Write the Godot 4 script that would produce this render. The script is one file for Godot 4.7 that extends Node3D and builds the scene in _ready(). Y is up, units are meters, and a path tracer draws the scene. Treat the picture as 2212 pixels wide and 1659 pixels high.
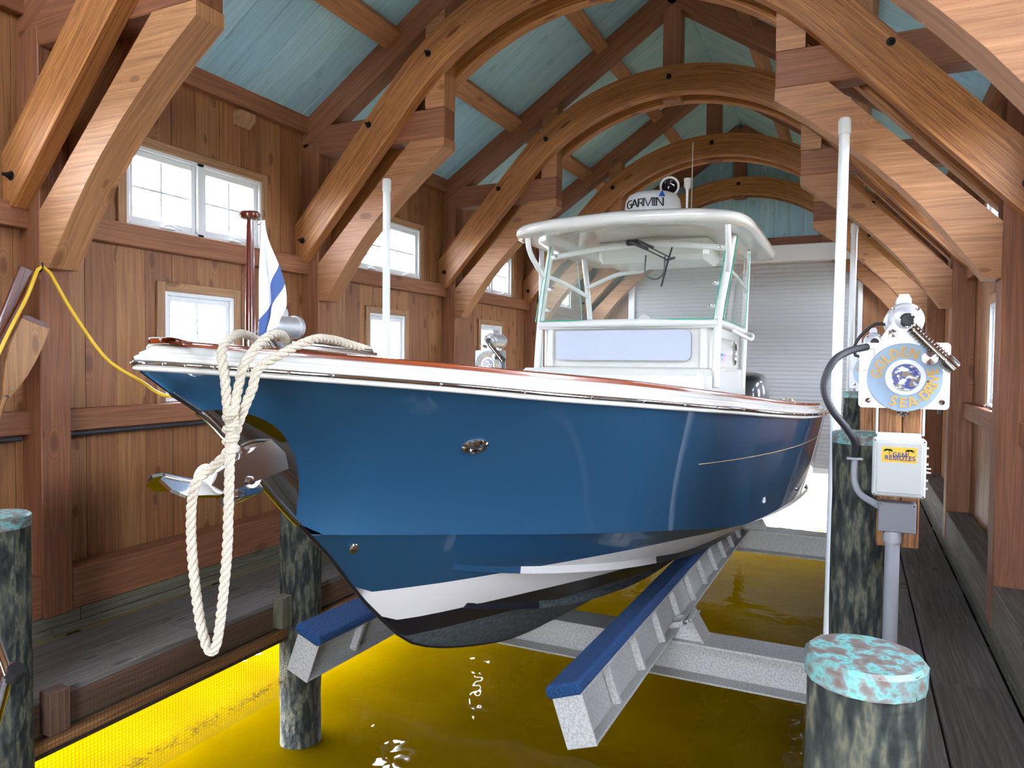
extends Node3D
# A boathouse with a boat on a lift. Metres, y = 0 is the walkway, the photographer stands near z = 0 and looks along -z.

class MB:
	var v := PackedVector3Array()
	var n := PackedVector3Array()
	var t := PackedVector2Array()
	var ix := PackedInt32Array()

	func poly(p: Array, nn: Vector3, u: Array) -> void:
		var s := v.size()
		for i in p.size():
			v.append(p[i]); n.append(nn); t.append(u[i])
		var cw: bool = (p[1] - p[0]).cross(p[2] - p[0]).dot(nn) < 0.0
		for i in range(1, p.size() - 1):
			if cw: ix.append_array([s, s + i, s + i + 1])
			else: ix.append_array([s, s + i + 1, s + i])

	func box(xf: Transform3D, size: Vector3, bev := 0.0, uo := Vector2.ZERO) -> void:
		var h := size * 0.5
		bev = minf(bev, minf(h.x, minf(h.y, h.z)) * 0.45)
		var long := 0
		if size.y >= size.x and size.y >= size.z: long = 1
		elif size.z >= size.x and size.z >= size.y: long = 2
		var cor := {}
		for sx in [-1, 1]:
			for sy in [-1, 1]:
				for sz in [-1, 1]:
					var s := Vector3(sx, sy, sz)
					for a in 3:
						var q := Vector3(s.x * (h.x - bev), s.y * (h.y - bev), s.z * (h.z - bev))
						q[a] = s[a] * h[a]
						cor[[sx, sy, sz, a]] = q
		var uvf := func(q: Vector3, a: int) -> Vector2:
			if a == long:
				return Vector2(q[(a + 1) % 3] * 0.1, q[(a + 2) % 3]) + uo
			return Vector2(q[long], q[3 - a - long] + 0.37 * a) + uo
		for a in 3:
			var b := (a + 1) % 3
			var c := (a + 2) % 3
			for s in [-1, 1]:
				var nn := Vector3.ZERO
				nn[a] = s
				var pts := []
				var us := []
				for k in [[-1, -1], [1, -1], [1, 1], [-1, 1]]:
					var key := [0, 0, 0, a]
					key[a] = s; key[b] = k[0]; key[c] = k[1]
					pts.append(xf * cor[key]); us.append(uvf.call(cor[key], a))
				poly(pts, (xf.basis * nn).normalized(), us)
		if bev <= 0.0: return
		for a in 3:
			var b := (a + 1) % 3
			var c := (a + 2) % 3
			for k in [[-1, -1], [1, -1], [1, 1], [-1, 1]]:
				var nn := Vector3.ZERO
				nn[b] = k[0]; nn[c] = k[1]
				var pts := []
				var us := []
				for e in [[-1, b], [1, b], [1, c], [-1, c]]:
					var key := [0, 0, 0, e[1]]
					key[a] = e[0]; key[b] = k[0]; key[c] = k[1]
					pts.append(xf * cor[key]); us.append(uvf.call(cor[key], b))
				poly(pts, (xf.basis * nn).normalized(), us)
		for sx in [-1, 1]:
			for sy in [-1, 1]:
				for sz in [-1, 1]:
					var pts := []
					for a in 3: pts.append(xf * cor[[sx, sy, sz, a]])
					poly(pts, (xf.basis * Vector3(sx, sy, sz)).normalized(), [uo, uo, uo])

	func abox(lo: Vector3, hi: Vector3, bev := 0.0, uo := Vector2.ZERO) -> void:
		box(Transform3D(Basis(), (lo + hi) * 0.5), (hi - lo).abs(), bev, uo)

	func beam(p0: Vector3, p1: Vector3, w: float, h: float, up := Vector3.UP, bev := 0.0, uo := Vector2.ZERO) -> void:
		var x := (p1 - p0).normalized()
		var z := x.cross(up).normalized()
		var y := z.cross(x).normalized()
		box(Transform3D(Basis(x, y, z), (p0 + p1) * 0.5), Vector3(p0.distance_to(p1), h, w), bev, uo)

	func grid(rows: Array, close_v := false, uo := Vector2.ZERO, us := Vector2(1, 1)) -> void:
		# rows of equal length; normals follow row direction x column direction
		var nr := rows.size()
		var nc: int = rows[0].size()
		var s := v.size()
		for i in nr:
			for j in nc:
				var a: Vector3 = rows[mini(i + 1, nr - 1)][j] - rows[maxi(i - 1, 0)][j]
				var b: Vector3
				if close_v:
					b = rows[i][1 if j == nc - 1 else j + 1] - rows[i][nc - 2 if j == 0 else j - 1]
				else:
					b = rows[i][mini(j + 1, nc - 1)] - rows[i][maxi(j - 1, 0)]
				var nn := a.cross(b)
				if nn.length_squared() < 1e-16:
					var i2 := i + 1 if i == 0 else i - 1
					a = rows[mini(i2 + 1, nr - 1)][j] - rows[maxi(i2 - 1, 0)][j]
					b = rows[i2][mini(j + 1, nc - 1)] - rows[i2][maxi(j - 1, 0)]
					nn = a.cross(b)
				v.append(rows[i][j]); n.append(nn.normalized()); t.append(uo + Vector2(float(i) * us.x, float(j) * us.y))
		for i in nr - 1:
			for j in nc - 1:
				var q := s + i * nc + j
				ix.append_array([q, q + 1, q + nc, q + 1, q + nc + 1, q + nc])

	func fan(ring: Array, nn: Vector3) -> void:
		var s := v.size()
		var c := Vector3.ZERO
		for p in ring: c += p
		c /= ring.size()
		v.append(c); n.append(nn); t.append(Vector2(0.5, 0.5))
		for i in ring.size():
			v.append(ring[i]); n.append(nn)
			var an := TAU * i / ring.size()
			t.append(Vector2(0.5 + 0.5 * cos(an), 0.5 - 0.5 * sin(an)))
		for i in ring.size():
			var a := s + 1 + i
			var b := s + 1 + (i + 1) % ring.size()
			if (v[a] - c).cross(v[b] - c).dot(nn) > 0.0: ix.append_array([s, b, a])
			else: ix.append_array([s, a, b])

	func tube(path: Array, r: float, seg := 10, caps := true, rr := []) -> void:
		var rows := []
		var d0: Vector3 = (path[1] - path[0]).normalized()
		var side := d0.cross(Vector3(0.31, 0.92, 0.21)).normalized()
		var run := 0.0
		for i in path.size():
			var d: Vector3 = (path[mini(i + 1, path.size() - 1)] - path[maxi(i - 1, 0)]).normalized()
			side = (side - d * side.dot(d)).normalized()
			var o := d.cross(side)
			var row := []
			var ra: float = rr[i] if rr.size() > i else r
			for j in seg + 1:
				var an := TAU * j / seg
				row.append(path[i] + (side * cos(an) + o * sin(an)) * ra)
			rows.append(row)
		var flip := []
		for row in rows: 
			var q: Array = row.duplicate(); q.reverse(); flip.append(q)
		grid(flip, true, Vector2.ZERO, Vector2(0.05, 1.0 / seg))
		if caps:
			fan(rows[0].slice(0, seg), -d0)
			fan(rows[-1].slice(0, seg), (path[-1] - path[-2]).normalized())

	func lathe(xf: Transform3D, prof: Array, seg := 24) -> void:
		# prof: Vector2(radius, height along local y), bottom to top on the outside
		var groups := [[prof[0]]]
		for i in range(1, prof.size()):
			groups[-1].append(prof[i])
			if i < prof.size() - 1:
				var a: Vector2 = (prof[i] - prof[i - 1]).normalized()
				var b: Vector2 = (prof[i + 1] - prof[i]).normalized()
				if a.dot(b) < 0.8: groups.append([prof[i]])
		for g in groups:
			var rows := []
			for p in g:
				var row := []
				for j in seg + 1:
					var an := TAU * j / seg
					row.append(xf * Vector3(p.x * cos(an), p.y, p.x * sin(an)))
				rows.append(row)
			grid(rows, true, Vector2.ZERO, Vector2(0.1, 1.0 / seg))

	func prism(pts: PackedVector2Array, xf: Transform3D, depth: float, uo := Vector2.ZERO, crease := 0.86) -> void:
		# polygon in local xy, from z = 0 to z = depth
		if Geometry2D.is_polygon_clockwise(pts): pts.reverse()
		var tri := Geometry2D.triangulate_polygon(pts)
		for k in 2:
			var s := v.size()
			var nn := (xf.basis * Vector3(0, 0, 1.0 if k else -1.0)).normalized()
			for p in pts:
				v.append(xf * Vector3(p.x, p.y, depth * k)); n.append(nn); t.append(p + uo)
			for i in range(0, tri.size(), 3):
				var a := v[s + tri[i]]; var b := v[s + tri[i + 1]]; var c := v[s + tri[i + 2]]
				if (b - a).cross(c - a).dot(nn) > 0.0: ix.append_array([s + tri[i], s + tri[i + 2], s + tri[i + 1]])
				else: ix.append_array([s + tri[i], s + tri[i + 1], s + tri[i + 2]])
		var m := pts.size()
		var run := 0.0
		for i in m:
			var p := pts[i]; var q := pts[(i + 1) % m]
			var d := (q - p).normalized()
			var dp := (p - pts[(i + m - 1) % m]).normalized()
			var dn := (pts[(i + 2) % m] - q).normalized()
			var na := d + dp if d.dot(dp) > crease else d
			var nb := d + dn if d.dot(dn) > crease else d
			var n1 := (xf.basis * Vector3(na.y, -na.x, 0)).normalized()
			var n2 := (xf.basis * Vector3(nb.y, -nb.x, 0)).normalized()
			var s := v.size()
			var l := p.distance_to(q)
			for e in [[p, 0.0, n1, run], [q, 0.0, n2, run + l], [q, depth, n2, run + l], [p, depth, n1, run]]:
				v.append(xf * Vector3(e[0].x, e[0].y, e[1])); n.append(e[2]); t.append(Vector2(e[3], e[1]) + uo)
			run += l
			if (v[s + 1] - v[s]).cross(v[s + 2] - v[s]).dot(n1) > 0.0: ix.append_array([s, s + 2, s + 1, s, s + 3, s + 2])
			else: ix.append_array([s, s + 1, s + 2, s, s + 2, s + 3])

	func text(word: String, xf: Transform3D, size: float, depth: float, bold := true) -> float:
		var m := TextMesh.new()
		var f := SystemFont.new()
		f.font_names = PackedStringArray(["Droid Sans"])
		if bold: f.font_weight = 800
		m.font = f
		m.text = word
		m.font_size = 64
		m.pixel_size = size / 46.0
		m.depth = depth
		m.curve_step = 1.0
		for k in m.get_surface_count():
			var a := m.surface_get_arrays(k)
			var s := v.size()
			for i in a[Mesh.ARRAY_VERTEX].size():
				v.append(xf * a[Mesh.ARRAY_VERTEX][i]); n.append((xf.basis * a[Mesh.ARRAY_NORMAL][i]).normalized()); t.append(Vector2.ZERO)
			if a[Mesh.ARRAY_INDEX] != null and a[Mesh.ARRAY_INDEX].size() > 0:
				for i in a[Mesh.ARRAY_INDEX]: ix.append(s + i)
			else:
				for i in a[Mesh.ARRAY_VERTEX].size(): ix.append(s + i)
		return m.get_aabb().size.x

	func mesh() -> ArrayMesh:
		var a := []
		a.resize(Mesh.ARRAY_MAX)
		a[Mesh.ARRAY_VERTEX] = v; a[Mesh.ARRAY_NORMAL] = n; a[Mesh.ARRAY_TEX_UV] = t; a[Mesh.ARRAY_INDEX] = ix
		var m := ArrayMesh.new()
		m.add_surface_from_arrays(Mesh.PRIMITIVE_TRIANGLES, a)
		return m

var used := {}
var mats := {}
var rng := RandomNumberGenerator.new()

func numbered(called: String) -> String:
	if not used.has(called):
		used[called] = 0
		return called
	used[called] += 1
	return "%s_%03d" % [called, used[called]]

func put(m, called: String, mat, parent: Node = null, label := "") -> MeshInstance3D:
	var o := MeshInstance3D.new()
	o.mesh = m.mesh() if m is MB else m
	o.material_override = mats[mat] if mat is String else mat
	o.name = called if parent else numbered(called)
	if label: o.set_meta("label", label)
	if parent: parent.add_child(o, true)
	else: add_child(o)
	return o

func thing(called: String, label: String, category: String, at := Vector3.ZERO, turn := 0.0, group := "") -> Node3D:
	var o := Node3D.new()
	o.name = numbered(called)
	add_child(o)
	o.position = at
	o.rotation.y = turn
	o.set_meta("label", label); o.set_meta("category", category)
	if group: o.set_meta("group", group)
	return o

func setting(called: String, label := "") -> Node3D:
	var o := Node3D.new()
	o.name = numbered(called)
	add_child(o)
	o.set_meta("kind", "structure")
	if label: o.set_meta("label", label)
	return o

func tag(o: Node, label: String, category: String, group := "") -> Node:
	o.set_meta("label", label); o.set_meta("category", category)
	if group: o.set_meta("group", group)
	return o

func at(x: float, y: float, z: float) -> Transform3D:
	return Transform3D(Basis(), Vector3(x, y, z))

func look(dir: Vector3, pos: Vector3) -> Transform3D:
	# local y runs along dir
	var y := dir.normalized()
	var x := y.cross(Vector3(0.13, 0.27, 0.95)).normalized()
	return Transform3D(Basis(x, y, x.cross(y)), pos)

func uo() -> Vector2:
	return Vector2(rng.randf() * 3.0, rng.randf())

func tab(a: Array, x: float) -> float:
	# smooth curve through [x, y] pairs
	var k := 0
	while k < a.size() - 2 and x > a[k + 1][0]: k += 1
	var p1: Array = a[k]; var p2: Array = a[k + 1]
	var p0: Array = a[maxi(k - 1, 0)]; var p3: Array = a[mini(k + 2, a.size() - 1)]
	var d: float = p2[0] - p1[0]
	var u := clampf((x - p1[0]) / d, 0.0, 1.0)
	var s: float = (p2[1] - p1[1]) / d
	var m1: float = s if k == 0 else (p2[1] - p0[1]) / (p2[0] - p0[0])
	var m2: float = s if k == a.size() - 2 else (p3[1] - p1[1]) / (p3[0] - p1[0])
	return (2 * u ** 3 - 3 * u * u + 1) * p1[1] + (u ** 3 - 2 * u * u + u) * d * m1 + (3 * u * u - 2 * u ** 3) * p2[1] + (u ** 3 - u * u) * d * m2

func curve(pts: Array, step := 0.02, closed := false) -> Array:
	# Catmull-Rom through points
	var out := []
	var m := pts.size()
	for i in (m if closed else m - 1):
		var p0: Vector3 = pts[(i - 1 + m) % m] if closed or i > 0 else pts[0] * 2.0 - pts[1]
		var p1: Vector3 = pts[i]
		var p2: Vector3 = pts[(i + 1) % m]
		var p3: Vector3 = pts[(i + 2) % m] if closed or i < m - 2 else pts[m - 1] * 2.0 - pts[m - 2]
		var c := maxi(1, int(p1.distance_to(p2) / step))
		for k in c:
			out.append(p1.cubic_interpolate(p2, p0, p3, float(k) / c))
	out.append(pts[0] if closed else pts[-1])
	return out

func noise(seed_: int, freq: float, kind := FastNoiseLite.TYPE_SIMPLEX_SMOOTH, oct := 3) -> FastNoiseLite:
	var f := FastNoiseLite.new()
	f.seed = seed_; f.frequency = freq; f.noise_type = kind; f.fractal_octaves = oct
	return f

# ---- computed textures -----------------------------------------------------
func wood_tex(seed_: int, knots: int, dark: Color, light: Color, strength: float, ring := 1.0) -> ImageTexture:
	var W := 768
	var H := 384
	var im := Image.create(W, H, false, Image.FORMAT_RGB8)
	var coarse := noise(seed_, 0.03, FastNoiseLite.TYPE_SIMPLEX_SMOOTH, 2).get_seamless_image(64, H, false, false, 0.2)
	coarse.resize(W, H, Image.INTERPOLATE_CUBIC)
	var fine := noise(seed_ + 1, 0.42, FastNoiseLite.TYPE_SIMPLEX, 2).get_seamless_image(14, H, false, false, 0.2)
	fine.resize(W, H, Image.INTERPOLATE_CUBIC)
	var mid := noise(seed_ + 2, 0.11, FastNoiseLite.TYPE_SIMPLEX, 2).get_seamless_image(18, H, false, false, 0.2)
	mid.resize(W, H, Image.INTERPOLATE_CUBIC)
	var r := RandomNumberGenerator.new()
	r.seed = seed_ * 77 + 5
	var ks := []
	for i in knots: ks.append([r.randf() * W, r.randf() * H, r.randf_range(4.0, 9.0)])
	var cb := coarse.get_data(); var fb := fine.get_data(); var mb := mid.get_data()
	cb = _grey(coarse); fb = _grey(fine); mb = _grey(mid)
	for y in H:
		for x in W:
			var i := y * W + x
			var c := cb[i] / 255.0
			var yy := y + (c - 0.5) * 14.0
			var j := (int(yy) + H) % H * W + x
			var g := 0.45 * fb[j] / 255.0 + 0.55 * mb[j] / 255.0
			var rings := 0.5 + 0.5 * sin((yy * 0.3 + c * 9.0) * ring)
			g = clampf(0.74 * g + 0.16 * rings + 0.14 * c, 0.0, 1.0)
			for k in ks:
				var dx: float = absf(x - k[0]); dx = minf(dx, W - dx) / 1.6
				var dy: float = absf(y - k[1]); dy = minf(dy, H - dy)
				var d: float = sqrt(dx * dx + dy * dy) / k[2]
				if d < 1.0: g = g * 0.15 + 0.04 * sin(d * 12.0)
				elif d < 1.35: g *= 0.35
				elif d < 4.0: g = lerpf(g, 0.5 + 0.32 * sin(d * 7.0), 0.55 * (4.0 - d) / 2.7)
			g = clampf(0.5 + (g - 0.5) * strength, 0.0, 1.0)
			im.set_pixel(x, y, dark.lerp(light, g))
	return ImageTexture.create_from_image(im)

func _grey(im: Image) -> PackedByteArray:
	im.convert(Image.FORMAT_L8)
	return im.get_data()

func ramp_tex(seed_: int, freq: float, stops: Array, w := 512, h := 512, oct := 4, kind := FastNoiseLite.TYPE_SIMPLEX_SMOOTH, stretch := 1) -> ImageTexture:
	# noise through a colour ramp; stretch > 1 draws it out along v
	var f := noise(seed_, freq, kind, oct)
	var src := f.get_seamless_image(w, h / stretch, false, false, 0.2)
	src.resize(w, h, Image.INTERPOLATE_CUBIC)
	var b := _grey(src)
	var g := Gradient.new()
	g.offsets = PackedFloat32Array(stops.map(func(s): return s[0]))
	g.colors = PackedColorArray(stops.map(func(s): return s[1]))
	var lut := []
	for i in 256: lut.append(g.sample(i / 255.0))
	var im := Image.create(w, h, false, Image.FORMAT_RGB8)
	for y in h:
		for x in w: im.set_pixel(x, y, lut[b[y * w + x]])
	return ImageTexture.create_from_image(im)

func grey_tex(seed_: int, freq: float, oct := 3, size := 256, kind := FastNoiseLite.TYPE_SIMPLEX_SMOOTH) -> ImageTexture:
	return ImageTexture.create_from_image(noise(seed_, freq, kind, oct).get_seamless_image(size, size, false, false, 0.2))

func mat(called: String, c: Color, rough := 0.6, metal := 0.0, tex: Texture2D = null, scale := Vector3.ONE, tri := false) -> StandardMaterial3D:
	var m := StandardMaterial3D.new()
	m.resource_name = called
	m.albedo_color = c
	m.roughness = rough
	m.metallic = metal
	if tex:
		m.albedo_texture = tex
		m.uv1_scale = scale
		if tri:
			m.uv1_triplanar = true
			m.uv1_world_triplanar = true
	mats[called] = m
	return m

func bump(m: StandardMaterial3D, tex: Texture2D, cm: float) -> void:
	m.heightmap_enabled = true
	m.heightmap_texture = tex
	m.heightmap_scale = cm

func rgb(r: int, g: int, b: int, a := 1.0) -> Color:
	return Color(r / 255.0, g / 255.0, b / 255.0, a)

# ---- plan of the house -----------------------------------------------------
const WI := 2.617      # inner face of the posts
const WB := 2.81       # face of the wall boards
const BENT := [2.728, 5.228, 7.728, 10.228, 12.728]
const TH := 0.186      # thickness of the timbers along z
const WATER := -0.58
const BED := -1.12
const ZF := 1.6        # front wall
const ZB := 12.95      # back wall

func roof_y(x: float) -> float:
	return 5.797 - 0.67 * absf(x)

func _ready() -> void:
	rng.seed = 11
	light_and_lens()
	materials()
	build_house()
	build_water()
	build_lift()
	build_boat()
	build_winches()
	build_small()

func light_and_lens() -> void:
	var cam := Camera3D.new()
	cam.name = "camera"
	add_child(cam)
	cam.transform = Transform3D(Basis(Vector3(0.903544, 0.009895, -0.428381), Vector3(-0.022943, 0.999416, -0.025307), Vector3(0.427881, 0.032694, 0.903244)).orthonormalized(), Vector3(1.8275, 1.756, 0.0))
	cam.fov = 55.977
	cam.near = 0.05
	cam.far = 300.0
	cam.current = true
	var env := Environment.new()
	env.background_mode = Environment.BG_SKY
	var sm := ProceduralSkyMaterial.new()
	sm.sky_top_color = rgb(212, 226, 250)
	sm.sky_horizon_color = rgb(228, 236, 252)
	sm.ground_bottom_color = rgb(120, 122, 115)
	sm.ground_horizon_color = rgb(200, 205, 205)
	sm.sky_energy_multiplier = 1.0
	var sky := Sky.new()
	sky.sky_material = sm
	env.sky = sky
	env.background_energy_multiplier = 50.0
	env.tonemap_mode = Environment.TONE_MAPPER_LINEAR
	env.tonemap_exposure = 1.22
	env.sdfgi_enabled = true
	env.ssao_enabled = true
	env.ssil_enabled = true
	var we := WorldEnvironment.new()
	we.name = "environment"
	we.environment = env
	add_child(we)

func materials() -> void:
	var fir := wood_tex(3, 5, Color(0.6, 0.52, 0.46), Color(1, 0.98, 0.95), 0.9)
	var pine := wood_tex(8, 22, Color(0.5, 0.4, 0.32), Color(1, 0.97, 0.93), 0.7, 0.6)
	var grey := wood_tex(15, 6, Color(0.55, 0.53, 0.5), Color(1, 1, 1), 1.1)
	var paint := wood_tex(21, 16, Color(0.8, 0.8, 0.76), Color(1, 1, 1), 0.8, 0.6)
	var lam := wood_tex(31, 3, Color(0.5, 0.38, 0.28), Color(1, 0.96, 0.88), 1.35, 2.2)
	var ws := Vector3(1.0 / 2.6, 1.0 / 0.9, 1)
	for k in 3:
		mat("fir%d" % k, [rgb(202, 150, 102), rgb(192, 140, 94), rgb(208, 158, 110)][k], 0.55, 0, fir, ws)
		mat("post%d" % k, [rgb(168, 114, 78), rgb(160, 106, 72), rgb(176, 122, 86)][k], 0.6, 0, fir, ws)
		mat("arch%d" % k, [rgb(216, 162, 102), rgb(210, 154, 96), rgb(222, 170, 110)][k], 0.5, 0, lam, Vector3(1.0 / 2.6, 1.0 / 0.5, 1))
		mat("blue%d" % k, [rgb(176, 224, 243), rgb(170, 220, 241), rgb(182, 228, 245)][k], 0.55, 0, paint, ws)
		mat("deck%d" % k, [rgb(128, 120, 112), rgb(118, 110, 103), rgb(137, 129, 120)][k], 0.75, 0, grey, ws)
	for k in 5:
		mat("board%d" % k, [rgb(192, 140, 90), rgb(182, 130, 84), rgb(200, 150, 98), rgb(176, 126, 84), rgb(194, 146, 98)][k], 0.55, 0, pine, ws)
	mat("casing", rgb(196, 158, 118), 0.6, 0, fir, ws)
	mat("treated", rgb(122, 118, 96), 0.8, 0, grey, ws)
	mat("skirt", rgb(120, 88, 66), 0.8, 0, grey, ws)
	mat("dark_timber", rgb(66, 56, 48), 0.85, 0, grey, ws)
	mat("yellow_pine", rgb(188, 142, 96), 0.7, 0, lam, ws)
	mat("siding", rgb(150, 140, 128), 0.8)
	mat("vinyl", rgb(228, 232, 232), 0.35)
	var g := mat("pane", rgb(235, 245, 245, 0.01), 0.02)
	g.transparency = BaseMaterial3D.TRANSPARENCY_ALPHA
	g = mat("wind_glass", rgb(205, 240, 228, 0.09), 0.02)
	g.transparency = BaseMaterial3D.TRANSPARENCY_ALPHA
	g = mat("glass_edge", rgb(40, 170, 140), 0.1)
	mat("iron", rgb(32, 31, 30), 0.5, 0.6)
	mat("steel", rgb(205, 205, 205), 0.12, 1.0)
	mat("chrome", rgb(225, 225, 225), 0.05, 1.0)
	var speck := ramp_tex(41, 0.09, [[0.2, Color(0.84, 0.83, 0.81)], [0.5, Color(0.93, 0.93, 0.92)], [0.75, Color(1, 1, 1)]], 256, 256, 4)
	mat("aluminium", rgb(176, 174, 168), 0.5, 0.15, speck, Vector3(2.4, 2.4, 2.4), true)
	mat("cast_aluminium", rgb(200, 201, 204), 0.4, 0.6)
	mat("shutter", rgb(170, 170, 168), 0.5)
	mat("shutter_frame", rgb(222, 222, 220), 0.4)
	mat("pvc", rgb(216, 218, 212), 0.3)
	var bark := ramp_tex(51, 0.035, [[0.2, rgb(30, 34, 32)], [0.42, rgb(56, 60, 54)], [0.58, rgb(78, 80, 70)], [0.72, rgb(112, 106, 84)], [0.9, rgb(74, 80, 72)]], 512, 512, 5, FastNoiseLite.TYPE_SIMPLEX, 4)
	var mk := mat("pile", rgb(225, 228, 222), 0.85, 0, bark, Vector3(0.45, 1.0, 0.45))
	bump(mk, grey_tex(52, 0.08, 4), 1.0)
	var cop := ramp_tex(61, 0.022, [[0.2, rgb(118, 100, 92)], [0.42, rgb(132, 126, 118)], [0.52, rgb(128, 152, 146)], [0.62, rgb(122, 196, 196)], [0.75, rgb(112, 166, 150)], [0.9, rgb(122, 112, 104)]], 512, 512, 6)
	mat("copper", rgb(255, 255, 255), 0.5, 0.25, cop, Vector3(1.6, 1.6, 1.6), true)
	var fuzz := grey_tex(71, 0.3, 4)
	var ca := mat("carpet", rgb(24, 82, 136), 0.95, 0, ramp_tex(72, 0.12, [[0.2, Color(0.5, 0.55, 0.6)], [0.8, Color(1, 1, 1)]], 256, 256, 4), Vector3(3, 3, 3), true)
	bump(ca, fuzz, 1.6)
	# boat
	var hu := mat("hull_blue", rgb(44, 94, 130), 0.4, 0.65)
	hu.clearcoat_enabled = true
	hu.clearcoat = 1.0
	hu.clearcoat_roughness = 0.02
	var ge := mat("gelcoat", rgb(216, 214, 204), 0.25)
	ge.clearcoat_enabled = true
	ge.clearcoat = 0.8
	ge.clearcoat_roughness = 0.03
	mat("boot_white", rgb(206, 200, 192), 0.4)
	var foul := ramp_tex(81, 0.05, [[0.2, rgb(38, 42, 46)], [0.45, rgb(64, 72, 74)], [0.6, rgb(88, 98, 98)], [0.8, rgb(112, 116, 108)]], 512, 512, 5)
	var fm := mat("antifouling", rgb(200, 204, 204), 0.85, 0, foul, Vector3(1.2, 1.2, 1.2), true)
	bump(fm, grey_tex(82, 0.25, 4), 2.0)
	mat("bottom_black", rgb(22, 22, 28), 0.35)
	var tk := mat("teak", rgb(158, 74, 26), 0.25, 0, fir, ws)
	tk.clearcoat_enabled = true
	tk.clearcoat = 1.0
	tk.clearcoat_roughness = 0.03
	var mh := mat("mahogany", rgb(108, 42, 24), 0.25, 0, fir, ws)
	mh.clearcoat_enabled = true
	mh.clearcoat_roughness = 0.05
	mat("white_tube", rgb(218, 218, 210), 0.25)
	mat("cushion", rgb(184, 190, 202), 0.8)
	mat("black_plastic", rgb(20, 20, 21), 0.45)
	var cw := mat("cowling", rgb(14, 14, 18), 0.15)
	cw.clearcoat_enabled = true
	mat("dome_grey", rgb(214, 214, 212), 0.4)
	mat("ink_black", rgb(14, 14, 16), 0.5)
	mat("ink_blue", rgb(10, 72, 160), 0.5)
	mat("ink_gold", rgb(196, 150, 62), 0.45)
	mat("ink_navy", rgb(24, 62, 132), 0.5)
	mat("ink_green", rgb(20, 84, 44), 0.5)
	mat("sticker_yellow", rgb(243, 180, 32), 0.5)
	mat("sticker_white", rgb(236, 234, 232), 0.5)
	mat("sticker_red", rgb(214, 62, 52), 0.5)
	mat("sticker_blue", rgb(26, 108, 158), 0.5)
	mat("sticker_pink", rgb(206, 92, 164), 0.5)
	mat("disc_blue", rgb(138, 164, 184), 0.4)
	mat("box_white", rgb(190, 190, 182), 0.5)
	mat("box_grey", rgb(122, 121, 124), 0.6)
	mat("conduit_grey", rgb(158, 158, 160), 0.5)
	mat("rubber", rgb(52, 52, 54), 0.6)
	mat("black_pipe", rgb(40, 42, 48), 0.5)
	mat("cable_yellow", rgb(222, 178, 36), 0.4)
	mat("plastic_yellow", rgb(240, 200, 20), 0.4)
	mat("plastic_red", rgb(206, 40, 44), 0.4)
	mat("roller_white", rgb(236, 230, 220), 0.4)
	mat("flag_white", rgb(232, 234, 240), 0.85)
	mat("flag_blue", rgb(66, 90, 142), 0.85)
	mat("net", rgb(70, 60, 30), 0.8)
	mat("weed", rgb(92, 66, 14), 0.8)
	mat("rope", rgb(206, 198, 180), 0.9, 0, ramp_tex(91, 0.2, [[0.2, Color(0.72, 0.68, 0.6)], [0.6, Color(1, 1, 1)]], 128, 128, 3), Vector3(8, 8, 8), true)
	mat("paddle", rgb(206, 156, 92), 0.4, 0, pine, ws)
	mat("earth", Color.WHITE, 0.25, 0, earth_tex(), Vector3.ONE)
	mat("lens", rgb(30, 26, 26), 0.1, 0.3)
	# water
	var w := mat("water", rgb(255, 255, 255, 0.0), 0.02)
	w.transparency = BaseMaterial3D.TRANSPARENCY_ALPHA
	w.metallic_specular = 0.32
	w.uv1_scale = Vector3(0.35, 0.35, 0.35)
	w.uv1_triplanar = true
	w.uv1_world_triplanar = true
	bump(w, grey_tex(95, 0.012, 3, 512), 0.9)
	mat("bed", Color.WHITE, 0.95, 0, ramp_tex(96, 0.01, [[0.2, rgb(78, 58, 0)], [0.8, rgb(86, 65, 0)]], 256, 256, 3), Vector3(0.3, 0.3, 0.3), true).specular_mode = BaseMaterial3D.SPECULAR_DISABLED

func earth_tex() -> ImageTexture:
	var S := 256
	var im := Image.create(S, S, false, Image.FORMAT_RGB8)
	var land := noise(5, 0.008, FastNoiseLite.TYPE_SIMPLEX_SMOOTH, 4)
	var cloud := noise(9, 0.009, FastNoiseLite.TYPE_SIMPLEX_SMOOTH, 5)
	cloud.domain_warp_enabled = true
	cloud.domain_warp_amplitude = 14.0
	for y in S:
		for x in S:
			var c := rgb(22, 30, 104).lerp(rgb(40, 60, 150), float(y) / S * 0.4)
			if land.get_noise_2d(x, y) > 0.18: c = rgb(110, 96, 70)
			c = c.lerp(rgb(230, 232, 240), clampf(cloud.get_noise_2d(x * 1.2, y * 1.8) * 3.0, 0.0, 0.9))
			im.set_pixel(x, y, c)
	return ImageTexture.create_from_image(im)

# ---- house -----------------------------------------------------------------
func arch_line(k: int) -> Array:
	# points of the arch's inner edge (k = 0) and outer edge (k = 1), from the left foot over the crown to the right foot
	var out := []
	var R := 2.1 + 0.29 * k
	var cy := 2.47
	var lim := deg_to_rad(47.0)
	var foot := 2.64
	var e := Vector2(R * sin(lim), cy + R * cos(lim))
	var d := Vector2(cos(lim), -sin(lim))
	var l := (e.y - foot) / sin(lim)
	if k == 1: l = (2.80 - e.x) / cos(lim)
	for i in 6: out.append(Vector2(-1, 1) * (e + d * l * (1.0 - i / 6.0)))
	for i in 33:
		var a := -lim + 2.0 * lim * i / 32.0
		out.append(Vector2(R * sin(a), cy + R * cos(a)))
	for i in range(1, 7): out.append(e + d * l * (i / 6.0))
	return out

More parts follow.
